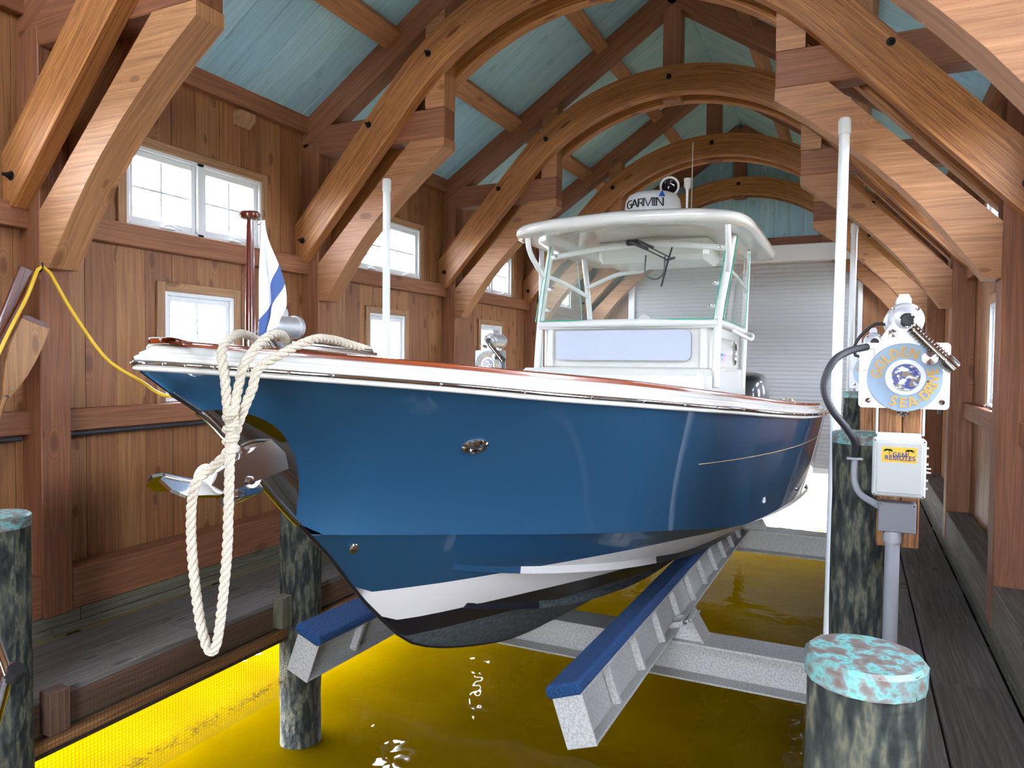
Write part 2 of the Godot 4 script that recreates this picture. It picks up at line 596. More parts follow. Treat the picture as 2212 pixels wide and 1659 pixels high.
func arch_mesh() -> MB:
	# one curved laminated member, front face at z = 0, 0.101 deep
	var m := MB.new()
	var a := arch_line(0)
	var b := arch_line(1)
	var dp := 0.101
	var run := 0.0
	var N := a.size()
	# the foot corner cut plumb against the wall
	for f in 2:
		var z := -dp * f
		var nn := Vector3(0, 0, 1.0 - 2.0 * f)
		run = 0.0
		for i in N - 1:
			var l: float = (a[i] as Vector2).distance_to(a[i + 1])
			m.poly([Vector3(a[i].x, a[i].y, z), Vector3(b[i].x, b[i].y, z), Vector3(b[i + 1].x, b[i + 1].y, z), Vector3(a[i + 1].x, a[i + 1].y, z)], nn, [Vector2(run, 0), Vector2(run, 0.29), Vector2(run + l, 0.29), Vector2(run + l, 0)])
			run += l
		for s in [0, N - 1]:
			var c := Vector3(b[s].x, a[s].y, z)
			m.poly([Vector3(a[s].x, a[s].y, z), Vector3(b[s].x, b[s].y, z), c], nn, [Vector2(0, 0), Vector2(0, 0.29), Vector2(-0.2, 0.2)])
	for k in 2:
		var rows := []
		var e: Array = [a, b][k]
		for i in N:
			var p := Vector3(e[i].x, e[i].y, 0)
			var q := Vector3(e[i].x, e[i].y, -dp)
			rows.append([q, p] if k == 1 else [p, q])
		m.grid(rows, false, Vector2(0, 0.1 + 0.5 * k), Vector2(0.13, 0.1))
	for s in [0, N - 1]:
		var sg := -1.0 if s == 0 else 1.0
		var y: float = a[s].y
		m.poly([Vector3(a[s].x, y, 0), Vector3(b[s].x, y, 0), Vector3(b[s].x, y, -dp), Vector3(a[s].x, y, -dp)], Vector3.DOWN, [Vector2(0, 0), Vector2(0.02, 0), Vector2(0.02, 0.1), Vector2(0, 0.1)])
		m.poly([Vector3(b[s].x, y, 0), Vector3(b[s].x, b[s].y, 0), Vector3(b[s].x, b[s].y, -dp), Vector3(b[s].x, y, -dp)], Vector3(sg, 0, 0), [Vector2(0, 0), Vector2(0.02, 0), Vector2(0.02, 0.1), Vector2(0, 0.1)])
	return m

func mirrored(pts: Array, s: float) -> PackedVector2Array:
	var o := PackedVector2Array()
	for p in pts: o.append(Vector2(p[0] * s, p[1]))
	return o

func build_truss(i: int, label: String, arch: ArrayMesh) -> void:
	var z: float = -BENT[i]
	var t := thing("timber_truss", label, "roof truss", Vector3(0, 0, z), 0.0, "timber trusses over the slip")
	t.set_meta("kind", "structure")
	for s in [-1.0, 1.0]:
		var m := MB.new()
		m.abox(Vector3(WI * s, 0.14, -TH), Vector3(WB * s, 3.72, 0), 0.006, uo())
		put(m, "post", "post%d" % rng.randi_range(0, 2), t)
		m = MB.new()
		m.abox(Vector3(1.297 * s, 3.608, -TH + 0.004), Vector3(2.80 * s, 3.858, -0.002), 0.007, uo())
		put(m, "hammer_beam", "post%d" % rng.randi_range(0, 2), t)
		m = MB.new()
		m.prism(mirrored([[2.617, 2.283], [2.535, 2.283], [2.42, 2.443], [2.303, 2.603], [2.18, 2.757], [2.05, 2.9], [1.88, 3.07], [1.70, 3.228], [1.5, 3.385], [1.297, 3.53], [1.297, 3.608], [1.627, 3.608], [2.617, 2.625]], s), at(0, 0, -TH), TH, uo() + Vector2(0, 0.3))
		put(m, "knee_brace", "fir%d" % rng.randi_range(0, 2), t)
		m = MB.new()
		m.prism(mirrored([[1.297, 3.858], [1.483, 3.858], [1.483, 4.54], [1.297, 4.66]], s), at(0, 0, -TH + 0.002), TH - 0.004, uo())
		put(m, "hammer_post", "fir%d" % rng.randi_range(0, 2), t)
		m = MB.new()
		var p0 := Vector3(2.84 * s, 5.665 - 0.67 * 2.84, -TH * 0.5)
		m.beam(p0, Vector3(0, 5.665, -TH * 0.5), TH, 0.224, Vector3(0.67 * s, 1, 0), 0.006, uo())
		put(m, "rafter", "post%d" % rng.randi_range(0, 2), t)
	var m := MB.new()
	m.abox(Vector3(-0.096, 4.535, -TH + 0.003), Vector3(0.096, 5.6, -0.003), 0.006, uo())
	put(m, "king_post", "post%d" % rng.randi_range(0, 2), t)
	for f in 2:
		var o := put(arch, "arch", "arch%d" % rng.randi_range(0, 2), t)
		o.position.z = 0.101 if f == 0 else -TH
	for b in [[0.0, 4.745], [-1.392, 4.265], [1.392, 4.265], [-1.985, 3.762], [1.985, 3.762], [-2.714, 2.82], [2.714, 2.82]]:
		m = MB.new()
		m.lathe(look(Vector3(0, 0, 1), Vector3(b[0], b[1], 0.1)), [Vector2(0.0, -0.002), Vector2(0.028, 0.0), Vector2(0.028, 0.006), Vector2(0.017, 0.007), Vector2(0.017, 0.026), Vector2(0.01, 0.027), Vector2(0.01, 0.05), Vector2(0.0, 0.05)], 10)
		put(m, "bolt", "iron", t)

func hole_boxes(m: MB, z0: float, z1: float, y0: float, y1: float, x0: float, x1: float, holes: Array, uvo := Vector2.ZERO) -> void:
	# a slab in the plane of a side wall (depths z0..z1) without the holes [z0, z1, y0, y1]
	var zs := [z0, z1]
	for h in holes:
		for e in [h[0], h[1]]:
			if e > z0 + 0.001 and e < z1 - 0.001 and not e in zs: zs.append(e)
	zs.sort()
	for i in zs.size() - 1:
		var mid: float = (zs[i] + zs[i + 1]) * 0.5
		var cuts := []
		for h in holes:
			if mid > h[0] and mid < h[1]: cuts.append([h[2], h[3]])
		cuts.sort()
		var y := y0
		for c in cuts + [[y1, y1]]:
			var top: float = minf(c[0], y1)
			if top > y + 0.002: m.abox(Vector3(x0, y, -zs[i + 1]), Vector3(x1, top, -zs[i]), 0.0, uvo)
			y = maxf(y, c[1])

func side_holes() -> Array:
	var h := []
	for b in range(-1, 4):
		var c := 4.0775 + 2.5 * b
		h.append([c - 0.64, c + 0.64, 2.684, 3.26])
		h.append([c - 0.332, c + 0.332, 1.42, 2.246])
	return h

func build_side(s: float) -> void:
	var side := "left" if s < 0 else "right"
	var w := setting("wall_" + side, "pine board wall of the boathouse")
	var holes := side_holes()
	var m := MB.new()
	hole_boxes(m, -ZF - 0.1, ZB + 0.1, (-0.34 if s < 0 else BED), 4.0, s * (WB + 0.025), s * (WB + 0.12), holes)
	put(m, "sheathing", "siding", w)
	# boards
	var bw := 0.2265
	var i := 0
	var z := 3.139 - bw * 21.0
	while z < ZB:
		if z + bw > -ZF:
			m = MB.new()
			var dx := 0.0015 * sin(i * 2.3)
			hole_boxes(m, z + 0.0015, z + bw - 0.0015, 0.14, 3.98, s * (WB + dx), s * (WB + 0.022), holes, uo())
			# lengthwise grain: swap the texture axes
			for q in m.t.size(): m.t[q] = Vector2(m.v[q].y, -m.v[q].z + i * 0.31)
			put(m, "wall_board", "board%d" % rng.randi_range(0, 4), w)
		z += bw
		i += 1
	# horizontal members between the posts
	var ends := [-ZF] + BENT.duplicate()
	for k in 5:
		var a: float = ends[k] + (TH if k > 0 else 0.0)
		var b: float = ends[k + 1]
		for g in [[2.527, 2.679, 2.729, "girt"], [1.272, 1.415, 2.729, "girt"], [3.81, 3.975, 2.741, "wall_plate"]]:
			m = MB.new()
			m.abox(Vector3(s * g[2], g[0], -b - 0.004), Vector3(s * WB, g[1], -a + 0.004), 0.005, uo())
			put(m, g[3], "post%d" % rng.randi_range(0, 2), w)
		m = MB.new()
		m.abox(Vector3(s * (WI + 0.004), 0.15, -b), Vector3(s * WB, 0.405, -a), 0.005, uo())
		put(m, "sill_beam", "post%d" % rng.randi_range(0, 2) if s < 0 else "deck2", w)
	var cut: Array = [-ZF, 2.97, 6.1, 9.4, ZB] if s < 0 else [-ZF, 1.4, 4.9, 8.6, ZB]
	for k in 4:
		m = MB.new()
		m.abox(Vector3(s * (WI + 0.008), 0.068, -cut[k + 1] + 0.004), Vector3(s * WB, 0.148, -cut[k]), 0.003, uo())
		m.abox(Vector3(s * (WI + 0.01), 0.002, -cut[k + 1] + 0.18), Vector3(s * WB, 0.064, -cut[k] + 0.18 if k else -cut[k]), 0.003, uo())
		put(m, "bottom_plate", "treated", w)

func build_window(n: int, s: float, c: float, upper: bool) -> void:
	var w := setting("window_%d" % n, ("wide upper" if upper else "small lower") + " white vinyl window")
	w.position = Vector3(s * WB, 0, -c)
	var y0 := 2.684 if upper else 1.42
	var y1 := 3.26 if upper else 2.246
	var hw := 0.64 if upper else 0.332
	var inn := -s
	# casing
	var cw := 0.068
	for k in [-1.0, 1.0]:
		var m := MB.new()
		m.abox(Vector3(0, y0 - 0.01, k * hw), Vector3(inn * 0.022, y1 + cw, k * (hw + cw)), 0.004, uo())
		put(m, "casing", "casing", w)
	var m := MB.new()
	m.abox(Vector3(0, y1, -hw), Vector3(inn * 0.021, y1 + cw, hw), 0.004, uo())
	put(m, "casing", "casing", w)
	m = MB.new()
	var rim := func(q: MB, za: float, zb: float, ya: float, yb: float, wd: float, xa: float, xb: float) -> void:
		q.abox(Vector3(xa, ya, za), Vector3(xb, yb, za + wd), 0.004)
		q.abox(Vector3(xa, ya, zb - wd), Vector3(xb, yb, zb), 0.004)
		q.abox(Vector3(xa, ya, za + wd), Vector3(xb, ya + wd, zb - wd), 0.004)
		q.abox(Vector3(xa, yb - wd, za + wd), Vector3(xb, yb, zb - wd), 0.004)
	rim.call(m, -hw, hw, y0, y1, 0.03, inn * 0.012, s * 0.11)
	if upper: m.abox(Vector3(inn * 0.012, y0, -0.03), Vector3(s * 0.11, y1, 0.03), 0.004)
	put(m, "frame", "vinyl", w)
	var spans: Array = [[-hw + 0.03, -0.03], [0.03, hw - 0.03]] if upper else [[-hw + 0.03, hw - 0.03]]
	for sp in spans:
		m = MB.new()
		rim.call(m, sp[0], sp[1], y0 + 0.03, y1 - 0.03, 0.042, s * 0.012, s * 0.07)
		var sash := put(m, "sash", "vinyl", w)
		var za: float = sp[0] + 0.042
		var zb: float = sp[1] - 0.042
		var ya := y0 + 0.072
		var yb := y1 - 0.072
		var zm := (za + zb) * 0.5
		var ym := (ya + yb) * 0.5
		m = MB.new()
		m.abox(Vector3(s * 0.032, ya, zm - 0.008), Vector3(s * 0.048, yb, zm + 0.008), 0.002)
		put(m, "muntin", "vinyl", sash)
		var yy := [ya, yb]
		if upper:
			m = MB.new()
			m.abox(Vector3(s * 0.033, ym - 0.008, za), Vector3(s * 0.047, ym + 0.008, zb), 0.002)
			put(m, "muntin", "vinyl", sash)
			yy = [ya, ym, yb]
		for a in yy.size() - 1:
			for b in [[za, zm], [zm, zb]]:
				m = MB.new()
				m.poly([Vector3(s * 0.04, yy[a], b[0]), Vector3(s * 0.04, yy[a + 1], b[0]), Vector3(s * 0.04, yy[a + 1], b[1]), Vector3(s * 0.04, yy[a], b[1])], Vector3(inn, 0, 0), [Vector2.ZERO, Vector2.ZERO, Vector2.ZERO, Vector2.ZERO])
				put(m, "pane", "pane", sash)
		# folding crank on the sill
		m = MB.new()
		m.abox(Vector3(inn * 0.012, y0 + 0.012, zm - 0.07), Vector3(inn * 0.04, y0 + 0.032, zm + 0.05), 0.008)
		m.tube(curve([Vector3(inn * 0.03, y0 + 0.034, zm + 0.03), Vector3(inn * 0.05, y0 + 0.045, zm), Vector3(inn * 0.05, y0 + 0.03, zm - 0.06), Vector3(inn * 0.06, y0 + 0.018, zm - 0.1)], 0.02), 0.006, 6)
		put(m, "crank_handle", "vinyl", w)

func build_house() -> void:
	build_side(-1.0)
	build_side(1.0)
	var arch := arch_mesh().mesh()
	var names := ["timber truss nearest the camera, only its braces cut by the picture's edge", "second timber truss with the largest arch, over the bow", "third timber truss, its arch crown in front of a king post", "fourth timber truss, its arch just above the hardtop", "farthest timber truss in front of the blue gable"]
	for i in 5: build_truss(i, names[i], arch)
	var n := 1
	for s in [-1.0, 1.0]:
		for b in range(-1, 4):
			for up in [true, false]:
				build_window(n, s, 4.0775 + 2.5 * b, up)
				n += 1
	# ceiling: boards that run up the slopes, purlins, ridge and roof deck
	var c := setting("ceiling", "pale blue painted board ceiling with purlins")
	for s in [-1.0, 1.0]:
		var up := Vector3(0.67 * s, 1, 0).normalized()
		var z := ZF
		var k := 0
		while z > -ZB:
			var p0 := Vector3(3.0 * s, roof_y(3.0), z - 0.1125) + up * 0.011
			var p1 := Vector3(0, roof_y(0.0), z - 0.1125) + up * 0.011
			var m := MB.new()
			m.beam(p0, p1, 0.222, 0.02 + 0.002 * sin(k * 1.7), up, 0.002, uo())
			put(m, "ceiling_board", "blue%d" % rng.randi_range(0, 2), c)
			z -= 0.225
			k += 1
		var m := MB.new()
		m.beam(Vector3(3.3 * s, roof_y(3.3), -6.0) + up * 0.08, Vector3(-0.12 * s, 5.797 + 0.67 * 0.12, -6.0) + up * 0.08, 16.5, 0.1, up)
		put(m, "roof_deck", "siding", c)
		for i in 5:
			var za: float = -(BENT[i - 1] + TH) if i else ZF
			var zb: float = -BENT[i]
			for x in [1.857, 0.805]:
				m = MB.new()
				var y := roof_y(x)
				var o := up * -0.045
				m.beam(Vector3(x * s, y, za) + o, Vector3(x * s, y, zb) + o, 0.19 if x > 1.0 else 0.16, 0.09, up, 0.005, uo())
				put(m, "purlin", "fir%d" % rng.randi_range(0, 2), c)
	# back wall: blue gable, tie beam, roller shutter
	var bw := setting("wall_back", "back gable wall of blue boards over a roller shutter")
	var x := -2.9
	var k := 0
	while x < 2.9:
		var hi := minf(roof_y(x), roof_y(x + 0.23))
		if x < 0.0 and x + 0.23 > 0.0: hi = roof_y(0.12)
		var m := MB.new()
		m.abox(Vector3(x + 0.0015, 3.83, -ZB), Vector3(x + 0.2285, hi + 0.1, -ZB + 0.02), 0.002, uo())
		put(m, "gable_board", "blue%d" % (k % 3), bw)
		x += 0.23
		k += 1
	var m := MB.new()
	m.abox(Vector3(-2.81, 3.70, -ZB), Vector3(2.81, 3.84, -ZB + 0.16), 0.005, uo())
	put(m, "tie_beam", "post1", bw)
	x = -2.85
	while x < 2.8:
		if x + 0.2265 <= -1.93 or x >= 1.88:
			m = MB.new()
			m.abox(Vector3(x + 0.0015, BED + 0.9, -ZB), Vector3(x + 0.225, 3.72, -ZB + 0.02), 0.002, uo())
			put(m, "wall_board", "board%d" % rng.randi_range(0, 4), bw)
		x += 0.2265
	m = MB.new()
	m.abox(Vector3(-3.0, 3.6, -ZB - 0.12), Vector3(3.0, 6.0, -ZB - 0.01))
	m.abox(Vector3(-3.0, BED, -ZB - 0.12), Vector3(-1.9, 3.6, -ZB - 0.01))
	m.abox(Vector3(1.87, BED, -ZB - 0.12), Vector3(3.0, 3.6, -ZB - 0.01))
	put(m, "sheathing", "siding", bw)
	var door := setting("door_1", "white roller shutter, raised a little above the water")
	m = MB.new()
	m.abox(Vector3(-1.98, 3.42, -ZB), Vector3(1.92, 3.70, -ZB + 0.26), 0.01)
	put(m, "shutter_box", "shutter_frame", door)
	for s in [-1.0, 1.0]:
		m = MB.new()
		m.abox(Vector3(1.87 * s - 0.06 * (1.0 if s < 0 else 0.3), -0.3, -ZB), Vector3(1.87 * s + 0.05, 3.42, -ZB + 0.09), 0.005)
		put(m, "guide_rail", "shutter_frame", door)
	var sl := MB.new()
	var prof := PackedVector2Array()
	for i in 7:
		var a := -PI / 2 + PI * i / 6.0
		prof.append(Vector2(0.008 + 0.011 * cos(a), 0.0352 * sin(a)))
	prof.append(Vector2(0.0, 0.0352)); prof.append(Vector2(0.0, -0.0352))
	sl.prism(prof, Transform3D(Basis(Vector3(0, 0, 1), Vector3(0, 1, 0), Vector3(-1, 0, 0)), Vector3(1.86, 0, 0)), 3.78)
	var slm := sl.mesh()
	var y := 0.06
	while y < 3.47:
		var o := put(slm, "slat", "shutter", door)
		o.position = Vector3(0, y, -ZB + 0.03)
		y += 0.069
	m = MB.new()
	m.abox(Vector3(-1.9, -0.06, -ZB + 0.02), Vector3(1.86, 0.03, -ZB + 0.06), 0.006)
	put(m, "bottom_bar", "shutter_frame", door)
	# front wall behind the photographer, with a wide open doorway
	var fw := setting("wall_front", "front wall of the boathouse with a doorway and gable window")
	m = MB.new()
	m.abox(Vector3(-3.0, BED, ZF), Vector3(0.85, 4.2, ZF + 0.12))
	m.abox(Vector3(1.85, BED, ZF), Vector3(3.0, 4.2, ZF + 0.12))
	m.abox(Vector3(0.85, 2.2, ZF), Vector3(1.85, 4.2, ZF + 0.12))
	m.abox(Vector3(0.85, BED, ZF), Vector3(1.85, -0.05, ZF + 0.12))
	for s in [-1.0, 1.0]: m.prism(PackedVector2Array([Vector2(s * 1.5, 4.2), Vector2(s * 3.0, 4.2), Vector2(s * 2.5, 4.3), Vector2(s * 1.5, 4.95)]), at(0, 0, ZF), 0.12)
	m.prism(PackedVector2Array([Vector2(-1.5, 4.9), Vector2(1.5, 4.9), Vector2(1.5, 4.96), Vector2(0, 6.0), Vector2(-1.5, 4.96)]), at(0, 0, ZF), 0.12)
	put(m, "board_face", "board0", fw)
	# walkways
	var fl := setting("floor", "grey walkway planks along the walls")
	for s in [-1.0, 1.0]:
		var seams := [1.91, 2.24, 2.617] if s < 0 else [1.91, 2.25, 2.625]
		var joints: Array = [[-ZF, 3.3, 6.9, 10.1, ZB], [-ZF, 1.6, 4.9, 8.5, ZB]] if s < 0 else [[-ZF, 3.0, 6.4, 9.9, ZB], [-ZF, 4.6, 7.17, 10.4, ZB]]
		for j in 2:
			for q in 4:
				m = MB.new()
				m.abox(Vector3(s * (seams[j] + 0.006), -0.04, -joints[j][q + 1] + 0.003), Vector3(s * (seams[j + 1] - 0.006), 0.0 - 0.002 * (q % 2), -joints[j][q]), 0.004, uo())
				put(m, "plank", "deck%d" % rng.randi_range(0, 2), fl)
		m = MB.new()
		m.abox(Vector3(s * 1.955, -0.20, -ZB), Vector3(s * 1.915, -0.042, ZF), 0.003, uo())
		put(m, "fascia_board", "skirt", fl)
		m = MB.new()
		m.abox(Vector3(s * 1.93, -0.282, -ZB), Vector3(s * 1.885, -0.222, ZF), 0.004, uo())
		put(m, "batten", "yellow_pine" if s < 0 else "skirt", fl)
		m = MB.new()
		m.abox(Vector3(s * 1.99, -0.335 if s < 0 else BED, -ZB), Vector3(s * 1.935, -0.2, ZF), 0.003, uo())
		put(m, "stringer", "dark_timber", fl)
		var jz := 0.6
		while jz < 12.5:
			m = MB.new()
			m.abox(Vector3(s * 2.0, -0.24, -jz - 0.04), Vector3(s * 2.83, -0.045, -jz), 0.003, uo())
			put(m, "joist", "dark_timber", fl)
			jz += 1.2
	var xx := -1.9
	while xx < 1.89:
		m = MB.new()
		m.abox(Vector3(xx + 0.004, -0.04, -1.0), Vector3(xx + 0.186, 0, ZF), 0.004, uo())
		put(m, "plank", "deck%d" % rng.randi_range(0, 2), fl)
		xx += 0.19
	m = MB.new()
	m.abox(Vector3(-1.92, BED, -0.98), Vector3(1.92, -0.045, -0.93))
	put(m, "bulkhead", "dark_timber", fl)

func build_water() -> void:
	var m := MB.new()
	m.poly([Vector3(-60, BED, 60), Vector3(60, BED, 60), Vector3(60, BED, -80), Vector3(-60, BED, -80)], Vector3.UP, [Vector2.ZERO, Vector2.RIGHT, Vector2.ONE, Vector2.DOWN])
	var b := put(m, "lake_bed", "bed")
	b.set_meta("kind", "structure")
	b.set_meta("label", "yellow bottom under the shallow water")
	m = MB.new()
	m.poly([Vector3(-60, WATER, 60), Vector3(60, WATER, 60), Vector3(60, WATER, -80), Vector3(-60, WATER, -80)], Vector3.UP, [Vector2.ZERO, Vector2.RIGHT, Vector2.ONE, Vector2.DOWN])
	var w := put(m, "water", "water")
	w.set_meta("kind", "stuff")
	tag(w, "yellow brown water in the boat slip", "water")

# ---- lift ------------------------------------------------------------------
func build_lift() -> void:
	var t := thing("boat_lift_cradle", "galvanised aluminium lift cradle with blue carpeted bunks under the hull", "boat lift")
	var tilt := deg_to_rad(20.0)
	var slope := -0.022
	for s in [-1.0, 1.0]:
		var x := Vector3(0, slope, -1).normalized()
		var up := Vector3(-sin(tilt) * s, cos(tilt), 0)
		var z := x.cross(up).normalized()
		up = z.cross(x).normalized()
		var mid := Vector3(0.752 * s, 0.205, -2.93)
		var L := 5.4
		var fr := Transform3D(Basis(x, up, z), mid + x * (L * 0.5))
		var m := MB.new()
		var local := func(q: MB, lo: Vector3, hi: Vector3, b: float) -> void:
			q.box(fr * at((lo.x + hi.x) * 0.5, (lo.y + hi.y) * 0.5, (lo.z + hi.z) * 0.5), (hi - lo).abs(), b)
		local.call(m, Vector3(-L * 0.5, -0.135, -0.072), Vector3(L * 0.5, -0.123, 0.072), 0.003)
		local.call(m, Vector3(-L * 0.5, 0.08, -0.072), Vector3(L * 0.5, 0.092, 0.072), 0.003)
		local.call(m, Vector3(-L * 0.5, -0.125, -0.008), Vector3(L * 0.5, 0.085, 0.008), 0.0)
		var b := put(m, "bunk", "aluminium", t)
		m = MB.new()
		local.call(m, Vector3(-L * 0.5 - 0.006, -0.136, -0.073), Vector3(-L * 0.5 + 0.002, 0.093, 0.073), 0.002)
		put(m, "end_plate", "aluminium", b)
		m = MB.new()
		local.call(m, Vector3(-L * 0.5 - 0.035, 0.092, -0.085), Vector3(L * 0.5, 0.148, 0.085), 0.016)
		put(m, "bunk_carpet", "carpet", b, "blue carpet over the bunk board")
		for k in 11:
			for e in [-1.0, 1.0]:
				m = MB.new()
				var u := -L * 0.5 + 0.42 + k * 0.46
				local.call(m, Vector3(u, -0.123, e * 0.008), Vector3(u + 0.03, 0.08, e * 0.05), 0.002)
				put(m, "stiffener", "aluminium", b)
	for zz in [4.625, 8.0]:
		var m := MB.new()
		for y in [[-0.235, -0.222], [-0.012, 0.005]]:
			m.abox(Vector3(-1.66, y[0], -zz - 0.125), Vector3(1.66, y[1], -zz + 0.125), 0.003)
		m.abox(Vector3(-1.66, -0.225, -zz - 0.01), Vector3(1.66, -0.01, -zz + 0.01))
		var beam := put(m, "cradle_beam", "aluminium", t)
		for s in [-1.0, 1.0]:
			# wedge bracket between beam and bunk
			m = MB.new()
			m.prism(PackedVector2Array([Vector2(0.72 * s, 0.005), Vector2(1.02 * s, 0.005), Vector2(0.93 * s, 0.135), Vector2(0.82 * s, 0.10)]), at(0, 0, -zz - 0.07), 0.008)
			m.prism(PackedVector2Array([Vector2(0.72 * s, 0.005), Vector2(1.02 * s, 0.005), Vector2(0.93 * s, 0.135), Vector2(0.82 * s, 0.10)]), at(0, 0, -zz + 0.07), 0.008)
			m.beam(Vector3(1.02 * s, 0.0, -zz), Vector3(0.93 * s, 0.15, -zz), 0.20, 0.012, Vector3(s, 0.3, 0), 0.002)
			m.beam(Vector3(0.885 * s, 0.105, -zz), Vector3(0.955 * s, 0.135, -zz), 0.26, 0.012, Vector3(-0.3 * s, 1, 0), 0.002)
			m.beam(Vector3(0.89 * s, 0.12, -zz + 0.13), Vector3(0.89 * s, 0.12, -zz - 0.13), 0.012, 0.035, Vector3(-0.3 * s, 1, 0), 0.002)
			m.beam(Vector3(0.925 * s, 0.135, -zz + 0.13), Vector3(0.925 * s, 0.135, -zz - 0.13), 0.012, 0.035, Vector3(-0.3 * s, 1, 0), 0.002)
			put(m, "bunk_bracket", "aluminium", beam)
	for p in [[-1.67, 4.95, 3.23, 0.0], [1.716, 4.95, 3.27, 0.022], [-1.67, 8.2, 3.2, 0.0], [1.775, 8.2, 3.19, 0.02]]:
		var m := MB.new()
		m.tube([Vector3(p[0], 0.0 if p[0] < 0 else -0.05, -p[1]), Vector3(p[0] + p[3], p[2] - 0.1, -p[1])], 0.031, 14)
		var o := put(m, "guide_pole", "pvc", t, "white plastic guide pole")
		m = MB.new()
		m.lathe(at(p[0] + p[3], p[2] - 0.1, -p[1]), [Vector2(0.03, 0.0), Vector2(0.037, 0.0), Vector2(0.037, 0.085), Vector2(0.03, 0.1), Vector2(0.0, 0.104)], 16)
		put(m, "cap", "pvc", o)
		m = MB.new()
		m.abox(Vector3(p[0] - 0.05, -0.2, -p[1] - 0.05), Vector3(p[0] + 0.05, 0.02, -p[1] + 0.24), 0.004)
		put(m, "pole_socket", "aluminium", o)

# ---- boat ------------------------------------------------------------------
const RAIL_Y := [[1.40, 1.739], [1.485, 1.733], [1.685, 1.717], [2.0, 1.691], [2.42, 1.654], [2.81, 1.616], [3.43, 1.565], [3.89, 1.526], [4.68, 1.462], [5.28, 1.412], [6.32, 1.338], [7.5, 1.275], [8.72, 1.229]]
const STEM := [[1.40, 1.713], [1.43, 1.693], [1.461, 1.672], [1.525, 1.63], [1.618, 1.576], [1.729, 1.473], [1.85, 1.342], [1.984, 1.206], [2.1, 1.095], [2.245, 0.956], [2.379, 0.800], [2.581, 0.610], [2.762, 0.462], [3.0, 0.35], [3.4, 0.216], [3.88, 0.09], [4.47, 0.0], [5.35, -0.05], [7.0, -0.03], [8.72, 0.0]]
const CHINE_X := [[2.1, 0.006], [2.2, 0.095], [2.47, 0.234], [3.17, 0.562], [3.87, 0.828], [4.4, 0.974], [4.8, 1.073], [5.29, 1.162], [5.9, 1.249], [7.0, 1.339], [8.35, 1.385], [8.72, 1.385]]
const CHINE_Y := [[2.1, 1.100], [2.2, 1.087], [2.47, 1.045], [3.17, 0.935], [3.87, 0.829], [4.4, 0.747], [4.8, 0.682], [5.29, 0.625], [5.9, 0.572], [7.0, 0.48], [8.35, 0.376], [8.72, 0.355]]
const ZS := 8.72

func rail_x(z: float) -> float:
	var q := clampf((z - 1.395) / 7.275, 0.0, 1.0)
	var f := 1.53 * (1.0 - (1.0 - q) ** 2.5) + 0.045 * smoothstep(5.0, 8.4, z)
	var b := sqrt(f * f + 0.02 * maxf(z - 1.40, 0.0) * exp(-(z - 1.40) * 3.0))
	if z > ZS - 0.3: b -= 0.3 - sqrt(maxf(0.09 - (z - ZS + 0.3) ** 2, 0.0))
	return b

func gh(z: float) -> float:
	# the mouldings grow taller from the bow aft
	return lerpf(0.8, 1.12, smoothstep(1.4, 3.6, z))

func side_pt(z: float, v: float) -> Vector2:
	# the topsides' section at depth z: v = 0 at chine or stem, 1 at the top edge
	var xl := 0.006
	var yl := tab(STEM, z)
	if z > 2.1:
		xl = tab(CHINE_X, z) + 0.014
		yl = tab(CHINE_Y, z)
	var xu := maxf(rail_x(z) - 0.016, 0.006)
	var yu := tab(RAIL_Y, z) - 0.026 * gh(z)
	var p := lerpf(2.0, 0.95, smoothstep(1.8, 7.5, z))
	if z > ZS - 0.3: xl -= 0.3 - sqrt(maxf(0.09 - (z - ZS + 0.3) ** 2, 0.0))
	return Vector2(xl + (xu - xl) * v ** p, yl + (yu - yl) * v)

func side_at(z: float, y: float) -> Vector2:
	var lo := side_pt(z, 0.0).y
	var hi := side_pt(z, 1.0).y
	return side_pt(z, clampf((y - lo) / (hi - lo), 0.0, 1.0))

func bottom_pt(z: float, y: float) -> Vector2:
	var yk := tab(STEM, z)
	var yc := tab(CHINE_Y, z)
	var xc := tab(CHINE_X, z)
	if z > ZS - 0.3: xc -= 0.3 - sqrt(maxf(0.09 - (z - ZS + 0.3) ** 2, 0.0))
	return Vector2(xc * pow(clampf((y - yk) / maxf(yc - yk, 0.001), 0.0, 1.0), 0.9), y)

func line1(z: float) -> float: return 0.794 - 0.0585 * (z - 2.38)
func line2(z: float) -> float: return 0.614 - 0.0585 * (z - 2.58)

func stations(a: float, b: float, n: int, p := 1.0) -> Array:
	var o := []
	for i in n + 1: o.append(a + (b - a) * pow(float(i) / n, p))
	return o

func skin(zs: Array, f: Callable, rows: int, sides := [-1.0, 1.0]) -> MB:
	# a patch on the hull; f(z) gives the section's points from bottom to top
	var m := MB.new()
	for s in sides:
		var g := []
		for z in zs:
			var row := []
			var sec: Array = f.call(z)
			for p in sec: row.append(Vector3(p.x * s, p.y, -z))
			if s < 0: row.reverse()
			g.append(row)
		m.grid(g)
	return m

func lerp_sec(z: float, ya: float, yb: float, n: int, f: Callable) -> Array:
	var o := []
	for i in n + 1: o.append(f.call(z, lerpf(ya, yb, float(i) / n)))
	return o

